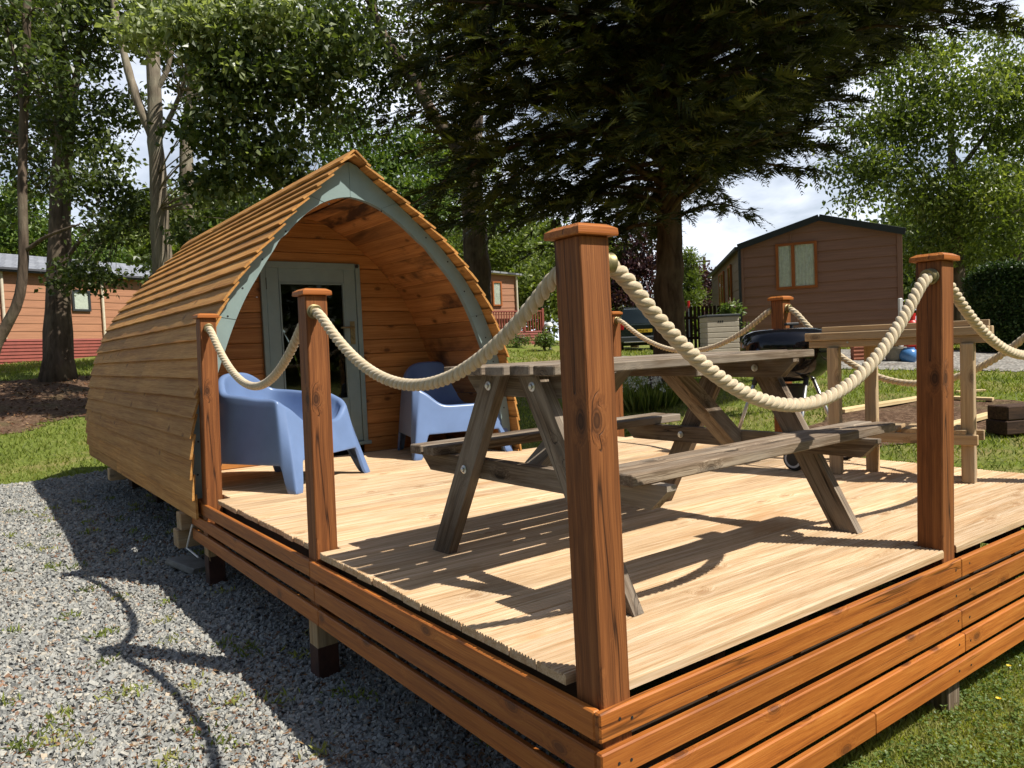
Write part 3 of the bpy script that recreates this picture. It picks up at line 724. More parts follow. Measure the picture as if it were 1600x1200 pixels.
for side in (-1, 1):
    P, L = profile(side)
    def at(a):
        a = np.clip(a, 0, L[-1]); p = np.stack([np.interp(a, L, P[:, 0]), np.interp(a, L, P[:, 1])], -1)
        e = .02; q0 = np.stack([np.interp(np.clip(a - e, 0, L[-1]), L, P[:, 0]), np.interp(np.clip(a - e, 0, L[-1]), L, P[:, 1])], -1)
        q1 = np.stack([np.interp(np.clip(a + e, 0, L[-1]), L, P[:, 0]), np.interp(np.clip(a + e, 0, L[-1]), L, P[:, 1])], -1)
        t = q1 - q0; t /= np.linalg.norm(t, axis=-1, keepdims=True); nrm = np.stack([t[..., 1], -t[..., 0]], -1) * side * 1.0
        if side < 0: nrm = np.stack([-t[..., 1], t[..., 0]], -1)
        return p, nrm
    b = MB(); nC = 22; ex = L[-1] / nC
    for i in range(nC):
        a0 = i * ex; a1 = min(a0 + ex + .03, L[-1] + (.012 if side > 0 else 0.0))
        base = rng.normal(0, .002); y = YF - .105 + rng.uniform(-.012, .012); yend = YB + rng.uniform(-.01, .01)
        while y < yend - .05:
            y2 = min(y + rng.uniform(1.6, 4.6), yend)
            if yend - y2 < .7: y2 = yend
            ns = max(2, int((y2 - y) / .16)); ys = np.linspace(y + .0008, y2 - .0008, ns); T = rng.random()
            j = base + np.cumsum(rng.normal(0, .0007, ns)) + rng.normal(0, .0005, ns); lift = rng.normal(0, .0012, ns)
            rows = []; gr = []
            for (a, o) in ((a0, .016), (a0, .031), ((a0 + a1) / 2, .0195), (a1, .007), (a1, -.004)):
                aa = np.full(ns, a) + (j if a == a0 else 0); p, nr = at(aa)
                oo = o + (lift if a == a0 else 0)
                q = p + nr * (oo[:, None] if np.ndim(oo) else oo)
                rows.append(np.stack([q[:, 0], ys, q[:, 1]], 1)); gr.append(np.stack([ys, aa, np.full(ns, o)], 1))
            V = np.concatenate(rows); G = np.concatenate(gr) + rng.random(3) * 40
            F = [[r * ns + c, r * ns + c + 1, ((r + 1) % 5) * ns + c + 1, ((r + 1) % 5) * ns + c] for r in range(5) for c in range(ns - 1)]
            F += [[r * ns for r in range(5)][::-1], [r * ns + ns - 1 for r in range(5)]]
            if side < 0: F = [f[::-1] for f in F]
            b.add(V, F, G, T); y = y2
    b.build('roof_cladding', 'shingle', pod)
# ridge capping
b = MB(); y = YF - .115; zr = 2.19; xr = float(xc(2.19))
while y < YB:
    y2 = min(y + rng.uniform(.8, 1.5), YB + .02)
    for s in (-1, 1):
        ang = R(42)
        ax = np.array([[0, 1, 0], [s * math.cos(ang), 0, -math.sin(ang)], [s * math.sin(ang), 0, math.cos(ang)]])
        c = np.array([xr, (y + y2) / 2, zr + .026]) + ax[1] * .056 + ax[2] * .006
        b.box(c, (y2 - y - .003, .112, .014), ax, ch=.002)
    y = y2
b.build('ridge_cap', 'shingle', pod)
# inner shell and lining of the porch
IZ = np.array([-.03, .37, .6, .85, 1.06, 1.25, 1.4, 1.54, 1.65, 1.745, 1.82, 1.878, 1.912, 1.924])
IH = np.array([1.168, 1.135, 1.08, .99, .908, .815, .713, .602, .495, .393, .295, .188, .09, .0])
def ihw(z): return np.interp(z, IZ, IH)
zi = np.concatenate([np.linspace(-.03, 1.6, 40), np.linspace(1.62, 1.86, 24), np.linspace(1.865, 1.924, 14)])
_ih = ihw(zi); _ih = np.convolve(np.pad(_ih, 2, mode='edge'), np.ones(5) / 5, 'valid'); _ih[-3:] = ihw(zi[-3:])
def ihs(z): return np.interp(z, zi, _ih)
def arch_band(y0, y1, z0=0.0):
    """flat ring between inner and outer arch, both halves"""
    b = MB()
    for side in (-1, 1):
        zo = np.linspace(-.03, 2.165, 90); 
        O = np.stack([xc(zo) + side * (hws(zo) - .002), zo], 1)
        f = np.linspace(0, 1, 90)
        zq = np.interp(f, np.linspace(0, 1, len(zi)), zi); I = np.stack([xc(np.minimum(zq + .25, 2.19)) + side * ihs(zq), zq], 1)
        # match by fraction of arc length
        def rs(A):
            L = np.concatenate([[0], np.cumsum(np.linalg.norm(np.diff(A, axis=0), axis=1))]); L /= L[-1]
            return np.stack([np.interp(f, L, A[:, 0]), np.interp(f, L, A[:, 1])], 1)
        O, I = rs(O), rs(I)
        O[-1, 0] = I[-1, 0] = xr - side * -.0012
        n = len(f); V = np.concatenate([np.stack([A[:, 0], np.full(n, y), A[:, 1]], 1) for A, y in ((O, y0), (I, y0), (I, y1), (O, y1))])
        F = []
        for r in range(4):
            for c in range(n - 1):
                q = [r * n + c, r * n + c + 1, ((r + 1) % 4) * n + c + 1, ((r + 1) % 4) * n + c]
                F.append(q if side > 0 else q[::-1])
        F += [[0, n, 2 * n, 3 * n], [n - 1, 4 * n - 1, 3 * n - 1, 2 * n - 1]]
        b.add(V, F)
    return b
arch = arch_band(YF, YF + .045).build('arch_trim', 'teal', pod, smooth=True, sharp=30)
for side in (-1, 1):
    for q in np.linspace(.15, 1.85, 10):
        z = q; hm = (hws(z) * .45 + ihs(min(z, 1.89)) * .55) if z < 1.85 else hws(z) * .5
        MB().lathe([(.0065, 0), (.0065, .001)], (float(xc(z)) + side * hm, YF - .0002, z + rng.uniform(-.03, .03)), (0, -1, 0), 10).build('screw_head', 'black', arch)
for side in (-1, 1):     # scarf joints in the arch trim
    for z, tl in ((1.08, .02), (1.86, .05)):
        x1 = float(xc(z)) + side * (ihs(min(z, 1.88)) if z < 1.85 else .2); x2 = float(xc(z + .03)) + side * hws(z + tl)
        MB().beam((x1, YF - .0006, z), (x2, YF - .0006, z + tl), .0012, .003, (0, 1, 0), ch=.0002).build('joint_line', 'black', arch)
b = MB()
for side in (-1, 1):     # lining boards, run front to back
    f = np.linspace(0, 1, 400); A = np.stack([xc(np.minimum(zi + .25, 2.19)) + side * (ihs(zi) + .012), zi], 1)
    L = np.concatenate([[0], np.cumsum(np.linalg.norm(np.diff(A, axis=0), axis=1))]); nb = 20
    for i in range(nb):
        a0, a1 = L[-1] * i / nb, L[-1] * (i + 1) / nb; T = rng.random(); rows = []; gr = []
        sub = np.linspace(a0 + .0015, a1 - .0015, 4)
        for off in (0.0, .014):
            for a in (sub if off == 0 else sub[::-1]):
                p = np.array([np.interp(a, L, A[:, 0]), np.interp(a, L, A[:, 1])]); c = np.array([xc(.8), .55]); o = unit(p - c)
                p = p + o * (off + (.0025 if (off == 0 and a in (sub[0], sub[-1])) else 0))
                rows.append(p); gr.append((a, off))
        n = len(rows); V = np.array([(p[0], YF + .046, p[1]) for p in rows] + [(p[0], YW + .02, p[1]) for p in rows])
        G = np.array([(V[k, 1], gr[k % n][0], gr[k % n][1]) for k in range(2 * n)]) + rng.random(3) * 40
        F = [list(range(n)), list(range(n, 2 * n))[::-1]] + [[q, n + q, n + (q + 1) % n, (q + 1) % n] for q in range(n)]
        b.add(V, F, G, T)
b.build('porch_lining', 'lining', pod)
# porch wall: horizontal boards, cut round the door
DX0, DX1, DZ0, DZ1 = .745, 1.575, .075, 1.57
b = MB(); z = 0.0; bh = .118
while z < 1.95:
    z1 = min(z + bh, 1.96); za, zb = z + .0015, z1 - .0015
    def ends(zz):
        hh = ihs(min(zz, 1.92)) + .02 if zz < 1.9 else .1; c = float(xc(min(zz + .25, 2.19))); return c - hh, c + hh
    la, ra = ends(za); lb, rb_ = ends(zb); T = rng.random(); g0 = rng.random(3) * 40
    spans = [((la, lb), (ra, rb_))]
    if zb < DZ1 + .03: spans = [((la, lb), (DX0 + .02, DX0 + .02)), ((DX1 - .02, DX1 - .02), (ra, rb_))]
    for (l, r_) in spans:
        if r_[0] - l[0] < .02: continue
        e = .004
        yz = [(YW + .02, za), (YW + e, za), (YW, za + e), (YW, zb - e), (YW + e, zb), (YW + .02, zb)]
        V = []; 
        for s_ in (l, r_):
            for (yy, zz) in yz:
                t = (zz - za) / (zb - za); V.append((s_[0] * (1 - t) + s_[1] * t, yy, zz))
        V = np.array(V); n = 6
        F = [list(range(n)), list(range(n, 2 * n))[::-1]] + [[q, n + q, n + (q + 1) % n, (q + 1) % n] for q in range(n)]
        b.add(V, F, V[:, [0, 2, 1]] + g0, T)
    z = z1
b.build('porch_wall', 'backwall', pod)
# door
fr = MB()
for x in (DX0 + .02, DX1 - .02): fr.box((x, YW - .005, (DZ0 + DZ1) / 2), (DZ1 - DZ0, .04, .05), [[0, 0, 1], [1, 0, 0], [0, 1, 0]])
fr.box(((DX0 + DX1) / 2, YW - .0055, DZ1 - .021), (DX1 - DX0 - .082, .042, .051)); fr.box(((DX0 + DX1) / 2, YW - .012, DZ0 + .012), (DX1 - DX0 + .05, .06, .03))
fr.build('door_frame', 'teal', pod)
lx0, lx1, lz0, lz1 = DX0 + .043, DX1 - .043, DZ0 + .03, DZ1 - .045
dr = MB(); yl = YW + .004
for x in (lx0 + .05, lx1 - .05): dr.box((x, yl, (lz0 + lz1) / 2), (lz1 - lz0, .1, .044), [[0, 0, 1], [1, 0, 0], [0, 1, 0]])
gx0, gx1, gz0, gz1 = lx0 + .101, lx1 - .101, .46, lz1 - .112
XZ = [[1, 0, 0], [0, 0, 1], [0, -1, 0]]; dr.box(((gx0 + gx1) / 2, yl, (gz1 + lz1) / 2), (gx1 - gx0, lz1 - gz1, .043), XZ); dr.box(((gx0 + gx1) / 2, yl, (gz0 + lz0) / 2), (gx1 - gx0, gz0 - lz0, .043), XZ)
door = dr.build('door', 'teal', pod)
bd = MB()
for x in (gx0 + .007, gx1 - .007): bd.box((x, yl - .014, (gz0 + gz1) / 2), (gz1 - gz0, .014, .026), [[0, 0, 1], [1, 0, 0], [0, 1, 0]])
for z in (gz0 + .007, gz1 - .007): bd.box(((gx0 + gx1) / 2, yl - .0145, z), (gx1 - gx0 - .028, .014, .026), [[1, 0, 0], [0, 0, 1], [0, 1, 0]])
bd.build('glazing_bead', 'teal', door)
MB().box(((gx0 + gx1) / 2, yl + .006, (gz0 + gz1) / 2), (gx1 - gx0 + .01, .006, gz1 - gz0 + .01), ch=.0005).build('glass', 'glass', door)
hx = lx1 - .045
hb = MB(); hb.box((hx, yl - .025, 1.005), (.19, .042, .006), [[0, 0, 1], [1, 0, 0], [0, 1, 0]], ch=.003)
hb.tube([(hx, yl - .028, 1.05), (hx, yl - .06, 1.05), (hx - .02, yl - .066, 1.05), (hx - .12, yl - .064, 1.047)], .008, 10); hb.lathe([(.009, 0), (.007, .008)], (hx, yl - .028, .965), (0, -1, 0), 12)
hb.build('handle', 'brass', door, smooth=True, sharp=35)
for z in (.35, 1.40): hb = MB(); hb.box((lx0 - .002, yl - .024, z), (.09, .014, .006), [[0, 0, 1], [1, 0, 0], [0, 1, 0]]); hb.tube([(lx0, yl - .028, z - .045), (lx0, yl - .028, z + .045)], .005, 8); hb.build('hinge', 'darktrim', door)
MB().lathe([(.014, 0), (.015, .012), (.006, .014)], (DX1 - .03, YW - .03, DZ1 - .02), (0, -1, 0), 14).build('frame_stop', 'black', pod)
# shell behind the wall, back gable, floor, underside
b = MB()
zs = np.linspace(-.12, 2.17, 40)
poly = [(float(xc(z)) - float(hws(z)) + .03, z) for z in zs][::-1] + [(float(xc(z)) + float(hws(z)) - .03, z) for z in zs]
b.prism(poly, YB - .06, YB - .02, lambda u, v, w: (u, w, v)); b.build('back_gable', 'shingle', pod)
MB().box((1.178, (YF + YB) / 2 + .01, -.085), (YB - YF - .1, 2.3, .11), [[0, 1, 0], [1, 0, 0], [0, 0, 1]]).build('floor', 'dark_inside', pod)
for y in (3.90, 5.2, 6.65, 7.9):
    MB().box((1.1 if y in (3.90, 6.65) else 1.2, y, -.20), (2.36 if y in (3.90, 6.65) else 2.16, .12, .11), ch=.004).build('bearer', 'raw', pod)
    for x in (.45, 2.0):
        z0 = float(H(x, y)) - .04; MB().box((x, y, (-.256 + z0) / 2), (.30, .22, -.256 - z0), ch=.006).build('pad_block', 'sleeper', pod)
b = MB()
b.box((1.2, 5.55, .40), (.9, .7, .02)); b.box((1.3, 6.8, .3), (1.6, .9, .25), ch=.05)
b.build('bed_base', 'cream', pod)
# loose bits by the pod corner
p = np.array([.02, 4.08, float(H(.02, 4.08)) + .045])
s = thing('paving_slab', 'broken grey paving slab leaning under the pod corner', 'slab', p)
MB().box(p, (.26, .2, .04), np.array([unit((.45, -.85, -.2)), unit((.85, .45, -.12)), np.cross(unit((.45, -.85, -.2)), unit((.85, .45, -.12)))]), ch=.006, jitter=.003).build('slab', 'stonepad', s)
s = thing('timber_offcut', 'short square timber block under the front corner of the pod', 'block', (.02, 4.02, -.3))
MB().box((.02, 4.02, -.335), (.2, .13, .12), ch=.006).build('block', 'raw', s)
s = thing('plastic_strap', 'thin pale bent strap hanging beside the pod corner', 'strap', (-.03, 3.80, -.2))
MB().tube([(-.03, 3.76, -.21), (-.05, 3.86, -.375), (-.03, 3.66, -.40)], .006, 6).build('strap', 'whiteplastic', s)

# ================================================================== PICNIC TABLE (local axes: x along the table)
T0 = np.array([1.13, .885, 0.0]); TR = R(2.3)
tb = thing('picnic_table', 'weathered grey timber picnic table with attached benches', 'picnic table', T0, TR)
OFF[tb.name] = np.zeros(3)
b = MB(); zt_ = .765
for i in range(5):
    y = (i - 2) * .1325 + .005
    b.box((-.025 + rng.uniform(-.006, .006), y, zt_ - .018 + rng.uniform(-.001, .001)), (1.55, .1075, .034), ch=.004)
b.build('tabletop', 'grey', tb)
for s, x0, x1 in ((-1, -.775, .87), (1, -.775, .775)):
    b = MB()
    for k in range(2):
        y = s * ((.425 if s < 0 else .470) + .084 * k + .0425 + .014 * k)
        b.box(((x0 + x1) / 2 + rng.uniform(-.008, .008), y, .44 - .019 + rng.uniform(-.001, .001)), (x1 - x0, .083, .038), ch=.004)
    b.build('bench_seat', 'grey', tb)
for sx, xo in ((-1, -.715), (1, .64)):
    for s in (-1, 1):
        yf, yt, hw_ = s * .505, s * .105, .056
        b = MB(); poly = [(yf - hw_, .0), (yf + hw_, .0), (yt + hw_, .726), (yt - hw_, .726)]
        dirv = unit((0, yt - yf, .726)); g = np.array([dirv, [1, 0, 0], np.cross(dirv, [1, 0, 0])])
        b.prism(poly, xo - .022, xo + .022, lambda u, v, w: (w, u, v), grain=g); lg = b.build('leg', 'grey', tb)
        for z in (.69, .362):
            b = MB(); y = yf + (yt - yf) * z / .726
            for xx, d in ((xo + sx * .0225, sx), ): b.lathe([(.017, 0), (.017, .002), (.010, .0045), (.009, .010), (.004, .012)], (xx, y, z), (d, 0, 0), 16)
            b.lathe([(.0165, 0), (.0165, .003), (.008, .005), (.008, .012)], (xo - sx * .0675, y, z), (-sx, 0, 0), 12); b.build('bolt', 'steel', lg)
    xi = xo - sx * .0445
    b = MB(); b.prism([(-.60, .324), (.62, .324), (.685, .385), (.685, .4015), (-.665, .4015), (-.665, .385)], xi - .0215, xi + .0215, lambda u, v, w: (w, u, v), grain=[[0, 1, 0], [0, 0, 1], [1, 0, 0]]); b.build('bench_bearer', 'grey', tb)
    b = MB(); b.prism([(-.25, .648), (.25, .648), (.315, .715), (.315, .7285), (-.315, .7285), (-.315, .715)], xi - .0215, xi + .0215, lambda u, v, w: (w, u, v), grain=[[0, 1, 0], [0, 0, 1], [1, 0, 0]]); b.build('top_cleat', 'grey', tb)
    xm = sx * .10 - .03; xe = xi - sx * .024
    d = unit((xe - xm, 0, -.34)); g = np.array([d, [0, 1, 0], np.cross(d, [0, 1, 0])])
    w2 = .045
    b = MB(); poly = [(xm, .726), (xm + sx * .09, .726), (xe, .40), (xe, .335), (xe - sx * .03, .335)]
    if sx < 0: poly = poly[::-1]
    b.prism(poly[::-1], -w2, w2, lambda u, v, w: (u, w, v), grain=g); b.build('brace', 'grey', tb)
b = MB(); b.box((-.03, 0, .708), (.60, .07, .04), [[0, 1, 0], [1, 0, 0], [0, 0, 1]]); b.build('centre_batten', 'grey', tb)

# ================================================================== ARMCHAIRS
def armchair(label):
    root = thing('plastic_armchair', label, 'armchair', (0, 0, 0), group='blue moulded armchairs on the porch'); OFF[root.name] = np.zeros(3)
    def loop(n_, m_, nf=None):
        t = np.linspace(0, 2 * np.pi, 24001); n_ = np.where(np.sin(t) < 0, nf or n_, n_); x = np.sign(np.cos(t)) * np.abs(np.cos(t)) ** (2 / n_); y = np.sign(np.sin(t)) * np.abs(np.sin(t)) ** (2 / n_)
        L = np.concatenate([[0], np.cumsum(np.hypot(np.diff(x), np.diff(y)))]); q = np.linspace(0, L[-1], m_, endpoint=False)
        return np.interp(q, L, x), np.interp(q, L, y)
    M_ = 300; xn, yn = loop(9, M_, 70); xr_, yr_ = loop(3.4, M_, 40)
    fb = np.abs(yn) > np.abs(xn)                # on the front/back edge
    front = yn < 0
    zr = np.where(fb & front, .395 + .125 * sm(.42, 1.0, np.abs(xn)), .52 + .05 * sm(-1.0, -.72, yn) + .035 * sm(-.4, 1, yn))
    zr = np.where(fb & ~front, .605 + .130 * (1 - np.abs(xn) ** 3.2), zr)
    for _ in range(40): zr = (np.roll(zr, 1) + 2 * zr + np.roll(zr, -1)) / 4
    arcz = .185
    zb = np.where(fb, arcz * (1 - sm(.74, .86, np.abs(xn))), arcz * .9 * (1 - sm(.70, .84, np.abs(yn))))
    def outer(z):
        f = np.clip(z / .74, 0, 1.1)
        a = (.430 - .055 * f - .02 * f * f) * (1 - .13 * np.clip(yn + 1, 0, 2) / 2); bf = .41 - .19 * f; bb = .345 + .02 * f
        q = np.clip(f, 0, 1); X = xn * (1 - q) + xr_ * q; Y = yn * (1 - q) + yr_ * q
        return np.stack([X * a, np.where(Y < 0, Y * bf, Y * bb), z + 0 * xn], 1)
    xs_, ys_ = loop(3.0, M_)
    seat = np.stack([xs_ * .285 * (1 - .06 * (ys_ + 1)), ys_ * .245 - .03, np.full(M_, .372) + .02 * (ys_ < 0) * (-ys_)], 1)
    rows = []; inn = np.stack([-xn, -yn, 0 * xn], 1); inn /= np.linalg.norm(inn, axis=1)[:, None]
    rows.append(outer(zb + .10) + inn * .022); rows.append(outer(zb + .004) + inn * .020); rows.append(outer(zb) + inn * .016)
    rows.append(outer(zb) + inn * .003); rows.append(outer(zb + .004))
    for t in np.linspace(.06, 1, 12): rows.append(outer(zb + (zr - .018 - zb) * t))
    ot = outer(zr - .018)
    for ang in (30, 60, 90, 120, 150, 180):
        a = R(ang); rows.append(ot + inn * (.024 * (1 - math.cos(a))) + np.array([0, 0, 1]) * .020 * math.sin(a))
    ri = rows[-1]
    for t in np.linspace(.1, 1, 10):
        a = t * math.pi / 2; hxy = (1 - math.cos(a)) * .75 + .25 * t; hz = math.sin(a)
        q = ri + (seat - ri) * np.array([hxy, hxy, hz]); rows.append(q)
    c = np.array([0, -.04, .358])
    for t in (.25, .5, .75, .95):
        q = seat * (1 - t) + c * t; q[:, 2] = .372 - .018 * t + .02 * (1 - t) * np.clip(-ys_, 0, 1); rows.append(q)
    n = len(rows); V = np.concatenate(rows)
    F = [[r * M_ + j, r * M_ + (j + 1) % M_, (r + 1) * M_ + (j + 1) % M_, (r + 1) * M_ + j] for r in range(n - 1) for j in range(M_)] + [[(n - 1) * M_ + j for j in range(M_)]]
    MB().add(V, F).build('moulded_shell', 'blue', root, smooth=True, sharp=38)
    return root
c1 = armchair('blue plastic armchair by the pod corner post, side shell turned to the viewer')
c1.location = (.555, 3.675, 0); c1.rotation_euler = (0, 0, math.atan2(.531, .847))
c2 = copy_tree(c1); c2['label'] = 'blue plastic armchair facing out of the porch, right of the door'
c2.location = (2.07, 4.06, 0); c2.rotation_euler = (0, 0, R(-13)); c1.scale = (.96, 1, 1); c2.scale = (.96, 1, 1)

# ================================================================== WORK TABLE
wt = thing('work_table', 'rough new timber work table with thick slab top and low slatted shelf', 'table', (3.2, .88, 0))
LA = np.array([2.962, 1.157]); LB = np.array([3.14, .50]); du = unit(LB - LA); dv = np.array([-du[1], du[0]])
if dv[0] < 0: dv = -dv
def W(a, c, z): return np.array([*(LA + du * a + dv * c), z])
AX = np.array([[*du, 0], [*dv, 0], [0, 0, 1]])
leglen = np.linalg.norm(LB - LA)
for a, c in ((0, .03), (leglen, .03), (.16, .205), (leglen - .02, .205)):
    MB().box(W(a, c, .374), (.748, .064, .064), [[0, 0, 1], AX[0], AX[1]], ch=.004).build('leg', 'raw', wt)
for c in (.035, .205): MB().box(W(leglen / 2 - .02, c, .7685), (leglen + .24, .035, .041), AX).build('apron', 'raw', wt)
b = MB()
for k in range(3): b.box(W(leglen / 2 - .03, .040 + k * .083, .814 + rng.uniform(-.001, .001)), (leglen + .25 + rng.uniform(-.015, .01), .080, .047), AX, ch=.004)
b.build('table_top', 'raw', wt)
MB().box(W(leglen / 2 - .02, .225, .8545), (leglen + .2, .035, .034), AX).build('back_lip', 'raw', wt)
for c in (-.018, .225): MB().box(W(leglen / 2, c, .235), (leglen + .1, .03, .055), AX).build('shelf_rail', 'raw', wt)
for k in range(6): MB().box(W(.06 + k * .115, .105, .275), (.27, .085, .024), [AX[1], AX[0], [0, 0, -1]], ch=.002).build('shelf_slat', 'raw', wt)
for k in (.08, .5): MB().lathe([(.006, 0), (.006, .003)], W(k, .0158, .775), (-dv[0], -dv[1], 0), 8).build('screw', 'steel', wt)

# ================================================================== KETTLE BARBECUE
bq = np.array([3.24, 1.64, 0.0])
bb = thing('kettle_barbecue', 'black kettle barbecue with closed lid and two wheels', 'barbecue', bq)
zr_ = .722
lid = MB().lathe([(.290, 0), (.300, .004), (.302, .030), (.300, .062), (.290, .094), (.268, .122), (.228, .142), (.16, .153), (.09, .157), (.01, .158)], bq + [0, 0, zr_], seg=56).build('lid', 'enamel', bb, smooth=True, sharp=60)
MB().box(bq + [.02, -.02, zr_ + .182], (.10, .028, .018), [unit((.9, -.3, 0)), unit((.3, .9, 0)), [0, 0, 1]], ch=.007).tube([bq + [.02, -.02, zr_ + .145], bq + [.02, -.02, zr_ + .178]], .012, 10).build('lid_handle', 'black', lid)
MB().lathe([(.03, -.195), (.12, -.188), (.20, -.160), (.255, -.112), (.283, -.058), (.290, -.02), (.290, -.004), (.306, -.003), (.306, .002), (.292, .003)], bq + [0, 0, zr_], seg=56).build('bowl', 'enamel', bb, smooth=True, sharp=50)
MB().lathe([(.10, -.34), (.105, -.335), (.105, -.225), (.125, -.222), (.125, -.215), (.02, -.212)], bq + [0, 0, zr_], seg=36).build('ash_catcher', 'black', bb, smooth=True, sharp=40)
feet = [np.array([2.96, 1.40, .075]), np.array([3.46, 1.40, .075]), np.array([3.10, 2.02, .0])]
tops = [bq + [-.06, -.17, .56], bq + [.19, -.04, .58], bq + [-.13, .15, .57]]
for f_, t_ in zip(feet, tops):
    lg = MB().tube([t_, f_ + [0, 0, .01]], .0125, 12).build('leg', 'alu', bb, smooth=True)
    MB().tube([t_ + (t_ - f_) * .04, t_ - (t_ - f_) * .10], .017, 12).build('leg_socket', 'black', lg)
axd = unit(feet[1] - feet[0])
MB().tube([feet[0] - axd * .01, feet[1] + axd * .01], .006, 8).build('axle', 'alu', bb)
for f_, s in ((feet[0], -1), (feet[1], 1)):
    c = f_ + axd * s * .035
    wl = MB().lathe([(.050, -.019), (.068, -.017), (.074, -.008), (.075, 0), (.074, .008), (.068, .017), (.050, .019)], c, axd, 32).build('wheel', 'rubber', bb, smooth=True, sharp=40)
    MB().lathe([(.044, -.0205), (.056, -.0205), (.056, .0205), (.044, .0205)], c, axd, 32).build('wheel_ring', 'hub', wl, smooth=True, sharp=30)
    MB().lathe([(.008, -.021), (.043, -.0212), (.043, .0212), (.008, .021)], c, axd, 32).build('hub', 'black', wl, smooth=True, sharp=30)
b = MB()
for k in range(9): b.tube([feet[0] + axd * (.06 + .045 * k) + [-.0, .0, .10], feet[2] * .55 + (feet[0] + axd * (.06 + .045 * k)) * .45 + [0, 0, .07]], .0035, 6)
b.build('bottom_rack', 'alu', bb)

# ================================================================== TIMBERS ON THE GROUND
def onground(u, v, d, dz=0):
    p = spot(u, v, d); p[2] = float(H(p[0], p[1])) + dz; return p
a = onground(1310, 640, 9.6); c = onground(1560, 602, 11.6)
for lab, (u0, v0, d0), (u1, v1, d1), t in (('long pale plank on the grass behind the work table legs', (1312, 632, 9.6), (1470, 612, 10.6), (.15, .045)),
                                           ('shorter pale plank lying beyond the deck, right of the corner posts', (1490, 622, 10.3), (1552, 620, 10.0), (.13, .04)),
                                           ('pale plank on bare soil beside the dark sleepers', (1478, 660, 8.0), (1550, 655, 8.5), (.12, .04)),
                                           ('thin pale batten resting on top of the farthest planks', (1495, 617, 10.9), (1538, 613, 10.9), (.09, .03))):
    p0_, p1_ = onground(u0, v0, d0, t[1] / 2 + .02), onground(u1, v1, d1, t[1] / 2 + .02)
    o = thing('timber_plank', lab, 'plank', p0_, group='loose timbers on the lawn'); MB().beam(p0_, p1_, t[0], t[1]).build('plank', 'plank', o)
p0_ = onground(1556, 684, 7.5); dd_ = unit((.93, -.36, 0))
for k, lab in enumerate(('dark railway sleeper at the bottom of the stack of two', 'dark railway sleeper lying on top of the other sleeper')):
    z = float(H(*(p0_[:2] + dd_[:2] * .5))) + .075 + k * .142
    q0 = np.array([p0_[0], p0_[1], z]) + dd_ * (.02 * k); o = thing('railway_sleeper', lab, 'sleeper', q0, group='stacked dark sleepers')
    MB().beam(q0, q0 + dd_ * 1.5, .24, .138, ch=.010).build('sleeper', 'sleeper', o)

# ================================================================== LODGES AND THINGS FAR BACK
def siding(b, A, u, L, z0, z1, n, pitch, peak=None, proud=.016):
    """lapped boards from z0 up; peak=(s, z) makes a gable above z1"""
    A = np.asarray(A, float); u = np.asarray(u, float); n = np.asarray(n, float); z = z0
    top = peak[1] if peak else z1
    def rng_(zz):
        if zz <= z1 or not peak: return 0.0, L
        f = min((zz - z1) / (peak[1] - z1), 1); return peak[0] * f, L - (L - peak[0]) * f
    while z < top - .01:
        zb = min(z + pitch, top); l0, r0 = rng_(z); l1, r1 = rng_(zb); g = rng.random(3) * 30
        def Q(s, zz, o): p = A + u * s + n * o; return (p[0], p[1], zz)
        V = [Q(l0, z, proud), Q(r0, z, proud), Q(r1, zb, .003), Q(l1, zb, .003), Q(l0, z, -.02), Q(r0, z, -.02)]
        G = [(l0, z, 0), (r0, z, 0), (r1, zb, 0), (l1, zb, 0), (l0, z, .05), (r0, z, .05)]
        b.add(V, [[0, 1, 2, 3], [4, 5, 1, 0]], np.array(G) + g); z = zb
    return b
def flat_quad(b, *P, gscale=None):
    b.add(np.array(P), [list(range(len(P)))], np.array(P) if gscale is None else np.asarray(gscale)); return b
UPZ = np.array([0, 0, 1.0])
def window(parent, A, u, n, s0, s1, z0, z1, frame='orange_frame', mull=True, curtain=True, fw=.07):
    A = np.asarray(A, float); c = lambda s, z, o: np.array([*(A + u * s + n * o)[:2], z])
    AXv = np.array([UPZ, u, n]); AXh = np.array([u, UPZ, n]); b = MB(); o = .045
    for s in (s0 + fw / 2, s1 - fw / 2): b.box(c(s, (z0 + z1) / 2, o), (z1 - z0, fw, .06), AXv)
    for z in (z0 + fw / 2, z1 - fw / 2): b.box(c((s0 + s1) / 2, z, o + .001), (s1 - s0 - 2 * fw, fw, .058), AXh)
    if mull:
        b.box(c(s0 + (s1 - s0) * .42, (z0 + z1) / 2, o + .002), (z1 - z0 - 2 * fw, fw * 1.3, .065), AXv)
    w = b.build('window', frame, parent)
    b = MB(); b.box(c((s0 + s1) / 2, (z0 + z1) / 2, .056), (s1 - s0 - 2 * fw + .01, z1 - z0 - 2 * fw + .01, .008), AXh, ch=.001); b.build('pane', 'winglass', w)
    if curtain:
        ns = 60; V = []; 
        for i in range(ns):
            s = s0 + fw + (s1 - s0 - 2 * fw) * i / (ns - 1); f = .006 * math.sin(i * 1.15)
            V += [c(s, z0 + fw, .041 + f), c(s, z1 - fw, .041 + f)]
        MB().add(np.array(V), [[2 * i, 2 * i + 2, 2 * i + 3, 2 * i + 1] for i in range(ns - 1)]).build('curtain', 'curtain', w, smooth=True)
    return w

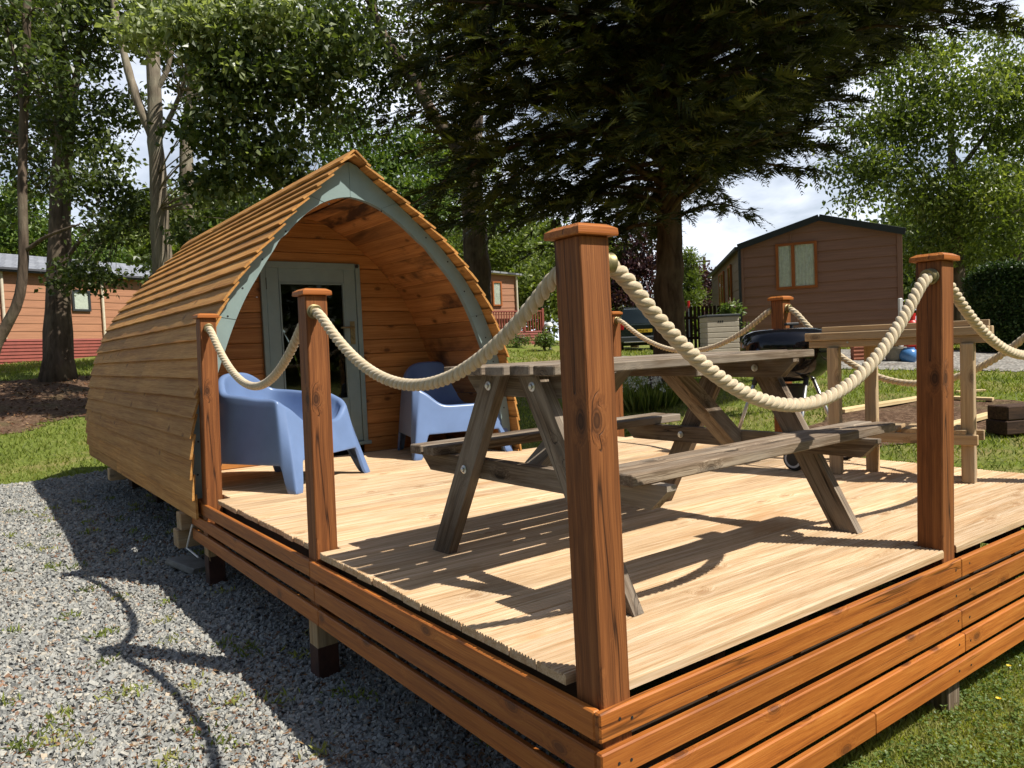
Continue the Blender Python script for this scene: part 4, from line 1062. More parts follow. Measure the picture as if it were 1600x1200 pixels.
# ---- brown lodge (gable towards the deck)
GL, GR, GF = spot(1157, 378, 21.5), spot(1405, 355, 19.7), spot(1112, 425, 30.7)
ze_ = GL[2] * .6 + GR[2] * .4 - .05; u = unit([*(GR - GL)[:2], 0]); Lg = np.linalg.norm((GR - GL)[:2]); n = np.array([u[1], -u[0], 0])
if n @ (CAM - GL) < 0: n = -n
sdir = unit([*(GF - GL)[:2], 0]); Ls = float(np.linalg.norm((GF - GL)[:2]))
zb_ = min(float(H(GL[0], GL[1])), float(H(GR[0], GR[1]))) - .05
A0 = np.array([GL[0], GL[1], 0]); pk = (Lg * .51, ze_ + .46)
lodge = thing('holiday_lodge', 'dark brown clad lodge with a low gable, grey roof edge and golden framed window', 'lodge', (GL[0], GL[1], zb_))
siding(MB(), A0, u, Lg, zb_, ze_, n, .275, pk, proud=.032).build('gable_wall', 'siding_b', lodge)
ns_ = unit(np.cross(sdir, UPZ)); 
if ns_ @ u > 0: ns_ = -ns_
siding(MB(), A0, sdir, Ls, zb_, ze_, ns_, .275).build('side_wall', 'siding_t', lodge)
b = MB(); A1 = np.array([GR[0], GR[1], 0]); siding(b, A1, sdir, Ls, zb_, ze_, -ns_, .275); b.build('side_wall', 'siding_b', lodge)
b = MB()
def RP(s, z, o): return np.array([*(A0 + u * s + sdir * o)[:2], z])
ov = .10
for s0_, z0_, s1_, z1_ in ((-ov, ze_ - .07, pk[0], pk[1] + .06), (Lg + ov, ze_ - .07, pk[0], pk[1] + .06)):
    d_ = unit((s1_ - s0_, 0, z1_ - z0_))
    P4 = [RP(s0_, z0_, -.12), RP(s1_, z1_, -.12), RP(s1_, z1_, Ls), RP(s0_, z0_, Ls)]
    lo = [p + [0, 0, -.05] for p in P4]
    V = np.array(P4 + lo); G = np.array([(0, 0, 0), (0, 3, 0), (Ls, 3, 0), (Ls, 0, 0)] * 2)
    b.add(V, [[0, 1, 2, 3], [7, 6, 5, 4], [0, 4, 5, 1], [1, 5, 6, 2], [2, 6, 7, 3], [3, 7, 4, 0]], G)
b.build('roof', 'rooftile', lodge)
for s0_, s1_ in ((-ov, pk[0]), (Lg + ov, pk[0])):
    b = MB(); p, q = RP(s0_, ze_ - .10, -.14), RP(s1_, pk[1] + .03, -.14)
    b.beam(p, q, .04, .17, UPZ, ch=.004); b.build('bargeboard', 'darktrim', lodge)
b = MB(); b.beam(RP(-ov - .03, ze_ - .13, -.15), RP(-ov - .03, ze_ - .13, Ls), .11, .09); b.tube([RP(-.05, ze_ - .15, -.06), RP(-.05, zb_, -.06)], .04, 10); b.build('gutter', 'darktrim', lodge)
for s in (.0, Lg): MB().box(RP(s, (zb_ + ze_) / 2, -.01) + n * .02, (ze_ - zb_, .12, .05), np.array([UPZ, u, n])).build('corner_trim', 'siding_b', lodge)
def su(px_, py_, A, u_, n_):      # meet a sight line with a wall plane -> (s, z)
    d = ROT.T @ np.array([(px_ - 800) / F_PX, (py_ - 600) / F_PX, 1.0]); t = (n_ @ (A - CAM)) / (n_ @ d); P = CAM + d * t; return (P - A) @ u_, P[2]
s0_, zt1 = su(1212, 382, A0, u, n); s1_, zb1 = su(1278, 449, A0, u, n)
window(lodge, A0, u, n, s0_, s1_, zb1, zt1)
for s in (2.2, 4.4, 5.2):
    window(lodge, A0, sdir, ns_, s, s + .75, zb_ + 1.0, ze_ - .35, mull=False, curtain=False)
MB().box(A0 + n * .035 + u * (pk[0] * .66) + [0, 0, (ze_ + .29 + zt1) / 2], (.3, .035, .02), np.array([UPZ, u, n])).build('cover_strip', 'siding_b', lodge)

# ---- terracotta lodge far left
a_, c_ = spot(-70, 401, 21.0), spot(172, 424, 25.0); ze_ = .5 * (spot(0, 419, 22)[2] + spot(158, 434, 24.8)[2])
ul = unit([*(c_ - a_)[:2], 0]); A0 = np.array([*(spot(0, 500, 22)[:2] - ul[:2] * 4.5), 0]); nl = np.array([ul[1], -ul[0], 0])
if nl @ (CAM - A0) < 0: nl = -nl
zs_, zg_ = spot(60, 530, 23)[2], spot(60, 569, 23)[2] - .1; Lh = 13.0
hl = thing('terracotta_lodge', 'terracotta clad lodge with grey tiled roof and red slatted skirt, behind the trunks', 'lodge', (A0[0], A0[1], zg_))
siding(MB(), A0, ul, Lh, zs_, ze_, nl, .235).build('wall', 'siding_o', hl)
siding(MB(), A0 + nl * .03, ul, Lh, zg_ - .3, zs_, nl, .10, proud=.03).build('skirt', 'skirt', hl)
b = MB(); P4 = [np.array([*(A0 + nl * .3 - ul * .2)[:2], ze_ + .05]), np.array([*(A0 + nl * .3 + ul * (Lh + .2))[:2], ze_ + .05]), np.array([*(A0 - nl * 2.6 + ul * (Lh + .2))[:2], ze_ + .85]), np.array([*(A0 - nl * 2.6 - ul * .2)[:2], ze_ + .85])]
b.add(np.array(P4 + [p - [0, 0, .06] for p in P4]), [[0, 1, 2, 3], [7, 6, 5, 4], [0, 4, 5, 1], [1, 5, 6, 2], [2, 6, 7, 3], [3, 7, 4, 0]], np.array([(0, 0, 0), (Lh, 0, 0), (Lh, 3, 0), (0, 3, 0)] * 2)); b.build('roof', 'rooftile', hl)
b = MB(); b.beam([*(A0 + nl * .2 - ul * .2)[:2], ze_ + .0], [*(A0 + nl * .2 + ul * (Lh + .2))[:2], ze_ + .0], .12, .13); b.build('gutter', 'darktrim', hl)
s0_, zt1 = su(110, 453, A0, ul, nl); s1_, zb1 = su(141, 487, A0, ul, nl)
window(hl, A0, ul, nl, s0_, s1_, zb1, zt1, frame='darktrim', mull=False)
for uu_ in (159, 3):
    s, _ = su(uu_, 480, A0, ul, nl); MB().tube([A0 + ul * s + nl * .07 + [0, 0, zs_ + .02], A0 + ul * s + nl * .07 + [0, 0, ze_ - .05]], .045, 10).build('downpipe', 'cream', hl)
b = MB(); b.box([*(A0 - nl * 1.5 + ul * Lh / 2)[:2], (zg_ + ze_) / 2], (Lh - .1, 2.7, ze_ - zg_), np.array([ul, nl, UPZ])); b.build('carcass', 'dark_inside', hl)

# ---- second terracotta lodge seen between the pod and the near post
cR = spot(808, 470, 28.0); zt_r, zb_r = spot(810, 431, 28)[2], spot(808, 519, 28)[2]; zg_r = spot(815, 537, 28)[2] - .08
um = unit((.62, .78 * .25, 0)); um = unit((.93, -.10, 0)); Lm = 7.0; A0 = np.array([*(cR[:2] - um[:2] * Lm), 0]); nm = np.array([um[1], -um[0], 0])
if nm @ (CAM - A0) < 0: nm = -nm
hm = thing('terracotta_lodge', 'terracotta lodge end with a narrow window and red railed veranda, right of the pod', 'lodge', (cR[0], cR[1], zg_r))
siding(MB(), A0, um, Lm, zg_r, zt_r, nm, .235).build('wall', 'siding_o', hm)
b = MB(); flat_quad(b, *[np.array(q) for q in ((*A0[:2], zt_r), (*(A0 + um * Lm)[:2], zt_r), (*A0[:2], zt_r + .5))]); b.build('roof_gable', 'siding_o', hm)
b = MB(); b.beam([*(A0 + nm * .06)[:2], zt_r + .50], [*(A0 + um * (Lm + .16) + nm * .06)[:2], zt_r + .02], .10, .10, ch=.01); b.build('roof_edge', 'cream', hm)
b = MB(); b.box([*(A0 + um * Lm * .5 - nm * 2.0)[:2], (zg_r + zt_r) / 2], (Lm - .05, 3.9, zt_r - zg_r), np.array([um, nm, UPZ])); b.build('carcass', 'siding_o', hm)
P4 = [np.array([*(A0 + nm * .2)[:2], zt_r + .52]), np.array([*(A0 + um * (Lm + .14) + nm * .2)[:2], zt_r]), np.array([*(A0 + um * (Lm + .14) - nm * 4.2)[:2], zt_r]), np.array([*(A0 - nm * 4.2)[:2], zt_r + .52])]
b = MB(); b.add(np.array(P4 + [p + [0, 0, .06] for p in P4]), [[3, 2, 1, 0], [4, 5, 6, 7], [0, 1, 5, 4], [1, 2, 6, 5], [2, 3, 7, 6], [3, 0, 4, 7]]); b.build('roof', 'rooftile', hm)
s0_, zt1 = su(770, 440, A0, um, nm); s1_, zb1 = su(782, 478, A0, um, nm); window(hm, A0, um, nm, s0_ - .05, s1_ + .05, zb1, zt1, mull=False, fw=.05)
MB().tube([A0 + um * (Lm - .03) + nm * .06 + [0, 0, zg_r], A0 + um * (Lm - .03) + nm * .06 + [0, 0, zt_r]], .04, 8).build('downpipe', 'cream', hm)
B0 = np.array([*(cR[:2] - um[:2] * 1.4 + nm[:2] * .2), 0]); zrail0, zrail1 = spot(830, 517, 28)[2], spot(830, 486, 28)[2]; Lv = 2.35
siding(MB(), B0, um, Lv, zg_r - .1, zrail0, nm, .10, proud=.03).build('skirt', 'skirt', hm)
b = MB()
for k in range(int(Lv / .11)): b.box([*(B0 + um * (k * .11 + .05))[:2], (zrail0 + zrail1) / 2], (zrail1 - zrail0, .035, .03), np.array([UPZ, um, nm]))
b.beam([*B0[:2], zrail1], [*(B0 + um * Lv)[:2], zrail1], .07, .05); b.box([*(B0 + um * Lv)[:2], (zg_r + zrail1 + .1) / 2], (zrail1 + .1 - zg_r, .09, .09), np.array([UPZ, um, nm])); b.box([*(B0 + um * (Lv - .8))[:2], (zrail0 + zrail1 + .1) / 2], (zrail1 + .1 - zrail0, .08, .08), np.array([UPZ, um, nm]))
b.build('railing', 'skirt', hm)

# ---- lamp post
p = onground(859, 534, 24.5); ztop = spot(859, 509, 24.5)[2]
lp = thing('garden_lamp', 'garden lamp with a white mushroom top on a thin dark pole', 'lamp post', p)
MB().tube([p, [p[0], p[1], ztop]], .025, 8).lathe([(.06, 0), (.06, .02), (.03, .06)], p).build('pole', 'black', lp)
MB().lathe([(.04, -.05), (.125, -.015), (.125, .015), (.10, .08), (.05, .11), (.015, .118)], [p[0], p[1], ztop], seg=24).build('lamp_shade', 'whiteplastic', lp, smooth=True, sharp=50)

# ---- parked car, tail towards the viewer
pc = onground(1007, 552, 28.0); fwd = unit([*(ROT[2] + .05 * ROT[0])[:2], 0]); rt = np.array([fwd[1], -fwd[0], 0])
car = thing('parked_car', 'dark green estate car parked tail on behind the conifer trunk', 'car', pc)
def CP(x, y, z): return pc + rt * x + fwd * y + UPZ * z
def loft(sections, name, mat, parent, smooth=True, sharp=40):
    n_ = len(sections[0]); V = np.concatenate([[CP(*q) for q in s_] for s_ in sections])
    F = [[i * n_ + j, i * n_ + (j + 1) % n_, (i + 1) * n_ + (j + 1) % n_, (i + 1) * n_ + j] for i in range(len(sections) - 1) for j in range(n_)]
    F += [list(range(n_))[::-1], [(len(sections) - 1) * n_ + j for j in range(n_)]]
    return MB().add(V, F).build(name, mat, parent, smooth=smooth, sharp=sharp)
MAT['carpaint'] = M_plain('dark_green_paint', (.012, .018, .016), .18, var=.03, coat=.6)
def body_sec(y, w, z0, z1, r=.12):
    P = [(-w + r, z0), (w - r, z0), (w, z0 + r), (w, z1 - r), (w - r * .7, z1), (-w + r * .7, z1), (-w, z1 - r), (-w, z0 + r)]
    return [(x, y, z) for x, z in P]
body = loft([body_sec(0.0, .86, .36, 1.02), body_sec(.12, .92, .28, 1.08), body_sec(2.2, .93, .26, 1.06), body_sec(3.7, .92, .26, 1.00), body_sec(4.5, .84, .32, .92), body_sec(4.65, .76, .40, .84)], 'body', 'carpaint', car)
loft([body_sec(.10, .83, 1.0, 1.10, .04), body_sec(.30, .74, 1.0, 1.62, .10), body_sec(.55, .72, 1.0, 1.72, .12), body_sec(2.4, .72, 1.0, 1.73, .12), body_sec(3.3, .78, 1.0, 1.08, .03)], 'cabin', 'carpaint', car)
b = MB(); b.add(np.array([CP(-.68, .155, 1.13), CP(.68, .155, 1.13), CP(.60, .285, 1.58), CP(-.60, .285, 1.58), CP(-.68, .19, 1.13), CP(.68, .19, 1.13), CP(.60, .32, 1.58), CP(-.60, .32, 1.58)]), [[0, 1, 2, 3], [7, 6, 5, 4], [0, 4, 5, 1], [1, 5, 6, 2], [2, 6, 7, 3], [3, 7, 4, 0]]); b.build('rear_window', 'enamel', car)
MAT['taillight'] = M_plain('red_lens', (.30, .008, .01), .2)
MAT['plate'] = M_plain('yellow_plate', (.62, .40, .02), .5)
for sx in (-1, 1): MB().box(CP(sx * .80, .04, .98), (.16, .12, .26), np.array([rt, fwd, UPZ]), ch=.03).build('tail_light', 'taillight', car)
MB().box(CP(0, -.02, .50), (1.74, .16, .22), np.array([rt, fwd, UPZ]), ch=.05).build('bumper', 'darktrim', car)
MB().box(CP(0, -.055, .40), (1.5, .12, .035), np.array([rt, fwd, UPZ]), ch=.01).build('bumper_strip', 'alu', car)
for sx in (-1, 1): MB().tube([CP(sx * .66, .55, 1.73), CP(sx * .66, .65, 1.79), CP(sx * .66, 2.3, 1.79), CP(sx * .66, 2.4, 1.74)], .022, 8).build('roof_rail', 'alu', car)
pl = MB().box(CP(.03, -.012, .80), (.56, .02, .12), np.array([rt, fwd, UPZ]), ch=.003).build('number_plate', 'plate', car)
fc = bpy.data.curves.new('lettering', 'FONT'); fc.body = 'DP65 N'; fc.size = .115; fc.extrude = .001; fc.align_y = 'CENTER'; fc.materials.append(MAT['enamel'])
tx = bpy.data.objects.new('lettering', fc); COL.objects.link(tx); tx.parent = pl
mm = Matrix.Identity(4); P_ = CP(-.23, -.0245, .80) - OFF[car.name]
for i in range(3): mm[i][0] = rt[i]; mm[i][1] = UPZ[i]; mm[i][2] = -fwd[i]; mm[i][3] = P_[i]
tm = bpy.data.meshes.new_from_object(tx); bpy.data.objects.remove(tx); tx = link('lettering', tm, pl); tx.matrix_local = mm
for sx in (-1, 1):
    for y in (.85, 3.6):
        w = MB().lathe([(.20, -.11), (.31, -.10), (.335, -.07), (.335, .07), (.31, .10), (.20, .11)], CP(sx * .80, y, .335), rt, 28).build('wheel', 'rubber', car, smooth=True, sharp=40)
        MB().lathe([(.03, -.105), (.19, -.10), (.19, .10), (.03, .105)], CP(sx * .80, y, .335), rt, 20).build('rim', 'alu', w)

# ---- resin store, fence, pots, gas bottle
p = onground(1131, 548, 20.0); zt1 = spot(1131, 494, 20.0)[2]; wd = 50 / F_PX * 20.0; ax_u = unit([*ROT[0][:2], 0]); ax_d = np.array([-ax_u[1], ax_u[0], 0]); hgt = zt1 - p[2]
st = thing('storage_box', 'beige plastic storage box with dark lid beside the brown lodge corner', 'storage box', p)
b = MB(); nb = 7
for k in range(nb): b.box(p + ax_d * .4 + [0, 0, hgt * (k + .5) / nb], (wd, .8, hgt / nb - .012), np.array([ax_u, ax_d, UPZ]), ch=.012)
b.build('body', 'beige', st)
MB().box(p + ax_d * .4 + [0, 0, hgt / 2], (wd - .03, .77, hgt - .02), np.array([ax_u, ax_d, UPZ])).build('inner_wall', 'beige', st)
MB().box(p + ax_d * .4 + [0, 0, hgt + .02], (wd + .06, .88, .06), np.array([ax_u, ax_d, UPZ]), ch=.02).build('lid', 'darktrim', st)
b = MB()
for k in range(3): b.box(p - ax_d * .003 + ax_u * (-.12 + .055 * k) + [0, 0, hgt * .86], (.03, .006, .05), np.array([ax_u, ax_d, UPZ]), ch=.001)
b.build('badge', 'black', st)
p = onground(1106, 546, 24.0); zt1 = spot(1106, 478, 24.0)[2]
fe = thing('picket_fence', 'dark stained picket fence between the conifer trunk and the brown lodge', 'fence', p)
b = MB(); 
for k in range(22):
    q = p + ax_u * (-1.5 + k * .125); q[2] = p[2]; b.box(q + [0, 0, (zt1 - p[2]) / 2], (zt1 - p[2] + rng.uniform(-.02, .02), .09, .02), np.array([UPZ, ax_u, ax_d]), ch=.006)
b.build('pickets', 'sleeper', fe)
b = MB()
for z in (.3, .75): b.beam(p + ax_u * -1.55 + ax_d * .03 + [0, 0, (zt1 - p[2]) * z], p + ax_u * 1.3 + ax_d * .03 + [0, 0, (zt1 - p[2]) * z], .03, .09)
b.build('rail', 'sleeper', fe)
p = onground(1078, 548, 25.0); zt1 = spot(1078, 470, 25)[2]
po = thing('white_pole', 'slim white pole with a red band standing by the dark fence', 'pole', p); MB().tube([p, [p[0], p[1], zt1]], .035, 8).build('pole', 'whiteplastic', po); MB().tube([[p[0], p[1], zt1 - .25], [p[0], p[1], zt1]], .045, 8).build('red_band', 'red', po)
p = onground(1104, 530, 45.0); zt1 = spot(1104, 402, 45)[2]
po = thing('telegraph_pole', 'thin distant pole rising left of the brown lodge roof', 'pole', p); MB().tube([p - [0, 0, 1], [p[0], p[1], zt1]], .09, 8).build('pole', 'bark1', po); MB().box([p[0], p[1], zt1 - .25], (.7, .08, .1), np.array([ax_u, ax_d, UPZ])).build('cross_arm', 'bark1', po)
def pot(u0, v0, d, prof, mat, nm, lab, cat):
    q = onground(u0, v0, d); o = thing(nm, lab, cat, q); MB().lathe(prof, q, seg=28).build('body', mat, o, smooth=True, sharp=40); return o, q
o, q = pot(1398, 570, 16.6, [(.14, 0), (.17, .02), (.22, .26), (.24, .27), (.24, .31), (.20, .31), (.19, .26), (.02, .25)], 'greypot', 'plant_pot', 'square shouldered stone coloured plant pot beside the blue pot', 'pot')
MB().lathe([(.19, .255), (.02, .275)], q).build('soil', 'soil', o)
o, q = pot(1420, 570, 16.4, [(.09, 0), (.13, .01), (.19, .10), (.20, .17), (.17, .25), (.12, .29), (.12, .32), (.09, .32), (.09, .25), (.01, .2)], 'bluepot', 'plant_pot', 'round glossy blue pot under the work table top', 'pot')
o, q = pot(1436, 566, 16.9, [(.15, 0), (.16, .02), (.20, .28), (.22, .29), (.22, .33), (.18, .33), (.17, .26), (.02, .25)], 'red', 'plant_pot', 'red plant pot half hidden by the front post', 'pot')
q = onground(1352, 566, 17.0); o = thing('roof_tile_stack', 'stack of curved terracotta tiles by the track', 'tiles', q)
for k in range(4):
    b = MB(); z = q[2] + .045 + k * .085
    b.tube([q + ax_u * -.27 + [0, 0, .045 + k * .085], q + ax_u * (.22 + .02 * (k % 2)) + [0, 0, .045 + k * .085]], .05, 12); b.tube([q + ax_u * -.25 + ax_d * .13 + [0, 0, .045 + k * .085], q + ax_u * .24 + ax_d * .13 + [0, 0, .045 + k * .085]], .05, 12); b.build('tile', 'terracotta', o)
q = onground(1424, 553, 17.6); zt1 = spot(1424, 488, 17.6)[2]; hh = zt1 - q[2]
o = thing('gas_bottle', 'red gas bottle standing at the lodge end behind the work table', 'gas bottle', q)
MB().lathe([(.12, 0), (.15, .02), (.16, .08), (.16, hh - .32), (.14, hh - .22), (.07, hh - .16), (.04, hh - .15)], q, seg=28).build('body', 'red', o, smooth=True, sharp=45)
MB().lathe([(.10, hh - .17), (.105, hh - .02), (.095, hh - .02), (.09, hh - .16)], q, seg=20).build('collar', 'red', o)
q = onground(1408, 553, 18.2); zt1 = spot(1408, 466, 18.2)[2]
o = thing('white_post', 'short white plastic post against the right end of the brown lodge', 'post', q); MB().box(q + [0, 0, (zt1 - q[2]) / 2], (zt1 - q[2], .09, .08), np.array([UPZ, ax_u, ax_d]), ch=.02).build('body', 'whiteplastic', o)

# ================================================================== TREES
def smooth_path(P, n=24):
    P = np.asarray(P, float); t = np.linspace(0, 1, len(P)); q = np.linspace(0, 1, n)
    Q = np.stack([np.interp(q, t, P[:, i]) for i in range(P.shape[1])], 1)
    for _ in range(3): Q[1:-1] = (Q[:-2] + 2 * Q[1:-1] + Q[2:]) / 4
    return Q
def limb(b, P, r0, r1, seg=10, n=22, wobble=.02):
    Q = smooth_path(P, n); Q[1:-1] += rng.normal(0, wobble * r0 * 2, (n - 2, 3)); t = np.linspace(0, 1, n)
    b.tube(Q, (r0 * (1 - t) + r1 * t) * (1 + .5 * np.exp(-t * n / 2.2) * (r0 > .12)), seg, wob=.05); return Q
def trunk_px(b, L, d, r0, r1, foot=None, seg=12):
    """follow the trunk seen in the photo at distance d"""
    P = [spot(u, v, d if not isinstance(d, (list, tuple)) else d[i]) for i, (u, v) in enumerate(L)]
    if foot is not None: P[0][2] = float(H(P[0][0], P[0][1])) - .1
    return limb(b, P, r0, r1, seg)
def leaves_in(blobs, per, L, W, upn=.8, droop=-.25, clump=.22, leaves=12, tilt=.5):
    """blobs: (centre, radii, weight); twigs scattered through each, leaves round each twig"""
    VV, FF, TT, base, TW = [], [], [], 0, []
    for c, r, wgt, ti_ in blobs:
        n = max(3, int(per * wgt)); d = rdir(n); rad = rng.random(n) ** .42
        tw = np.asarray(c) + d * rad[:, None] * np.asarray(r); TW.append(tw)
        tt = np.clip(.40 + ti_ + .22 * rng.normal(0, 1, n), 0, 1)
        P = np.repeat(tw, leaves, 0) + rng.normal(0, clump, (n * leaves, 3)) * [1, 1, .55]
        m_ = len(P); D = rdir(m_) + np.array([0, 0, droop]); NR = rdir(m_, upn)
        sz = L * rng.uniform(.6, 1.25, m_)
        V, F, k = leaf_mesh(P, sz, sz * W, D, NR)
        VV.append(V); FF.append(F + base); base += len(V); TT.append(np.repeat(np.clip(np.repeat(tt, leaves) + rng.normal(0, .14, m_), 0, 1), k))
    return np.concatenate(VV), np.concatenate(FF), np.concatenate(TT), np.concatenate(TW)
def crown(root, blobs, per, L, W, mat, name='crown', twigs_to=None, **kw):
    V, F, T, tw = leaves_in(blobs, per, L, W, **kw); o = fast_mesh(name, V, F, mat, root, tint=T); return o, tw
def B(u, v, d, rpx, w=1.0, flat=.75, deep=1.0, ti=0.0):
    r = rpx * d / F_PX; return (spot(u, v, d), np.array([r, r * deep, r * flat]), w * (r ** 2), ti)
def twig_tubes(b, src, tw, frac, r=.011):
    for p in tw[rng.random(len(tw)) < frac]:
        s = src[np.argmin(np.linalg.norm(src - p, axis=1))]; mid = (s + p) / 2 + rng.normal(0, .12, 3) + [0, 0, .08]
        b.tube(smooth_path([s, mid, p], 6), np.linspace(r * 1.3, r * .35, 6), 5, cap=False)

def broadleaf(name, label, footpx, d, trunks, blobs, per, L, W, leafmat, barkmat, group='broadleaf trees behind the pod', frac=.05, **kw):
    f = spot(*footpx, d); f[2] = float(H(f[0], f[1])); root = thing(name, label, 'tree', f, group=group); b = MB(); Q = []
    for i, (path, dd, r0, r1) in enumerate(trunks): Q.append(trunk_px(b, path, dd, r0, r1, foot=True if i == 0 else None))
    V, F, T, tw = leaves_in(blobs, per, L, W, **kw); twig_tubes(b, np.concatenate(Q), tw, frac)
    b.build('trunk', barkmat, root, smooth=True); fast_mesh('crown', V, F, leafmat, root, tint=T); return root
MAPLE = dict(leaves=15, clump=.15, upn=.7, droop=-.35)
# big dark trunk on the left
broadleaf('broadleaf_tree', 'broad dark trunked tree standing on the soil bed, left of the pod', (92, 592), 17,
    [([(92, 594), (91, 480), (92, 380), (98, 260), (100, 150), (88, 30), (80, -150), (78, -420)], 17, .26, .12),
     ([(95, 300), (112, 190), (122, 90), (150, -60)], 17, .12, .05), ([(92, 420), (140, 355), (190, 345)], 16.5, .05, .02),
     ([(98, 250), (60, 150), (20, 40)], 17, .08, .03)],
    [B(60, 60, 17, 110), B(150, 20, 16, 110), B(30, 180, 18, 75), B(120, 190, 16.6, 70), B(140, 290, 15.5, 50, 1.1), B(170, 360, 15.2, 42, 1.2), B(120, 430, 15, 38, 1.1), B(165, 440, 15, 26, 1.1), B(60, 270, 18, 55, .8), B(215, 330, 16, 50), B(20, -90, 19, 110, .7), B(140, 420, 14.6, 30, 1)],
    125, .125, .62, 'leaf_dark', 'bark1', frac=.2, **MAPLE)
# slim leaning stem at the far left edge
broadleaf('slender_tree', 'slim tree with a bowed stem at the far left edge', (-45, 640), 11.5,
    [([(-45, 650), (-15, 545), (8, 512), (30, 480), (39, 430), (37, 350), (33, 270), (36, 190), (42, 100), (44, -10), (40, -200)], 11.5, .085, .05),
     ([(40, 392), (68, 372), (90, 362), (125, 350)], [11.5, 11.4, 11.3, 11.2], .035, .012), ([(36, 170), (20, 80), (0, 10)], 11.5, .04, .02)],
    [B(10, 40, 11.5, 80), B(70, 120, 11.3, 60), B(10, 230, 12, 45, .8), B(60, -40, 13, 80, .6), B(30, 330, 12.5, 30, .6)], 140, .115, .62, 'leaf_dark', 'bark1', frac=.18, **MAPLE)
# many-stemmed maple behind the pod
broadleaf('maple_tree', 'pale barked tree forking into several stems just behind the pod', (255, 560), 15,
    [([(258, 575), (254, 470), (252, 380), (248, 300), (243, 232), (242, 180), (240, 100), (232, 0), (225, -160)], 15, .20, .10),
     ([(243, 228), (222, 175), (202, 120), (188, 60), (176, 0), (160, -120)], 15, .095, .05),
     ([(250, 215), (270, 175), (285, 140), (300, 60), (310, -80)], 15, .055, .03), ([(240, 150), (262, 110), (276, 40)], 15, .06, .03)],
    [B(250, 25, 12.6, 62, 1.2, ti=.5), B(215, 55, 12.2, 34, 1.4, ti=.55), B(300, 30, 12.0, 40, 1.2, ti=.5), B(330, 50, 12.4, 75, 1.1, ti=.28), B(420, 20, 12.3, 70, 1.1, ti=.34), B(360, 120, 12.5, 60, .8, ti=.18), B(380, 130, 12.6, 80, 1.2), B(330, 200, 12.8, 62, 1.2), B(420, 240, 13, 75, 1.1), B(330, 290, 13.2, 50, 1.2), B(480, 140, 12.8, 70, 1.1), B(520, 60, 12.5, 70, 1), B(260, 330, 16.2, 48, .8), B(300, 370, 14, 30, .9), B(165, 250, 16.5, 40, .8), B(200, 170, 17, 45, .6), B(300, -90, 17, 130, .6), B(470, 300, 13.5, 45, .8)],  # ti pales the top clusters: sunlight put into leaf colour, plus pale undersides
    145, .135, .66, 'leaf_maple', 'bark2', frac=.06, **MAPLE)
broadleaf('birch_like_tree', 'second pale stem rising right of the forked tree', (305, 520), 17.5,
    [([(300, 540), (294, 400), (290, 250), (296, 180), (302, 130), (306, 40), (310, -150)], 17.5, .17, .10), ([(300, 150), (330, 90), (352, 20)], 17.5, .06, .03)],
    [B(300, 120, 18, 60, .8), B(400, 320, 18, 60, .8), B(360, 0, 18, 110), B(470, 60, 18.5, 100), B(250, 420, 18, 42, .8), B(480, 210, 18, 70, .9)], 66, .15, .62, 'leaf_dark', 'bark2', frac=.06, **MAPLE)
# thick dark trunk to the right of the pod, with its long leaning limb
broadleaf('broadleaf_tree', 'thick dark trunk close behind the pod roof on its right, with a long leaning limb', (746, 505), 16.5,
    [([(748, 520), (746, 440), (742, 370), (738, 300), (735, 220), (745, 120), (760, 0), (770, -200)], 16.5, .30, .17),
     ([(738, 260), (700, 210), (668, 165), (645, 120), (600, 60), (560, -40)], 16, .15, .07), ([(590, 50), (575, -50)], 16, .06, .04)],
    [B(560, 100, 16.5, 70), B(610, 130, 16.4, 70), B(560, 190, 17, 50, .7), B(640, 60, 16.5, 80), B(690, 120, 17, 70), B(720, 10, 17, 100), B(540, 10, 16, 75)],
    80, .13, .6, 'leaf_dark', 'bark1', frac=.12, **MAPLE)

# ---- the big conifer
def sprays(P, D, size, nleaf=17):
    """flat feathery fronds: P base, D direction"""
    n = len(P); D = D / np.linalg.norm(D, axis=1)[:, None]; U = np.tile([0, 0, 1.], (n, 1)) + rng.normal(0, .35, (n, 3)); S = np.cross(D, U); S /= np.linalg.norm(S, axis=1)[:, None]; Nn = np.cross(S, D)
    t = np.linspace(.05, 1, nleaf); VV = []; TT = []; tint0 = np.clip(rng.normal(.33, .16, n), 0, 1)
    for i, q in enumerate(t):
        c = P + D * (size * q)[:, None] - np.array([0, 0, 1]) * (size * .22 * q * q)[:, None]
        ln = size * (.42 * (1 - q) ** .8 + .10)
        for sg in (-1, 1):
            dv_ = D * .75 + S * sg * .75 * (1 - .5 * q) + Nn * rng.normal(0, .14, (n, 1)); l = ln * rng.uniform(.7, 1.2, n)
            V, F, k = leaf_mesh(c, l, np.maximum(l * .24, .020), dv_, Nn + rng.normal(0, .35, (n, 3)), tris=True)
            VV.append(V.reshape(n, 3, 3)); TT.append(np.repeat(np.clip(tint0 + .42 * (q - .45) + rng.normal(0, .08, n), 0, 1), 3).reshape(n, 3))
    V = np.concatenate(VV, 1).reshape(-1, 3); T = np.concatenate(TT, 1).ravel(); return V, np.arange(len(V)).reshape(-1, 3), T
cf = spot(1046, 625, 12.5); cf[2] = float(H(cf[0], cf[1]))
con = thing('conifer_tree', 'huge dark spreading conifer with a bare reddish trunk behind the picnic table', 'tree', cf)
b = MB(); lean = np.array([0.0, 0, 0])
tpath = limb(b, [cf + [0, 0, -.15], spot(1046, 540, 12.5), spot(1045, 450, 12.5), spot(1046, 370, 12.5), spot(1046, 280, 12.5), spot(1046, 150, 12.5), spot(1050, 0, 12.5), spot(1055, -300, 12.5), spot(1055, -560, 12.5)], .285, .07, 18, 40, .012)
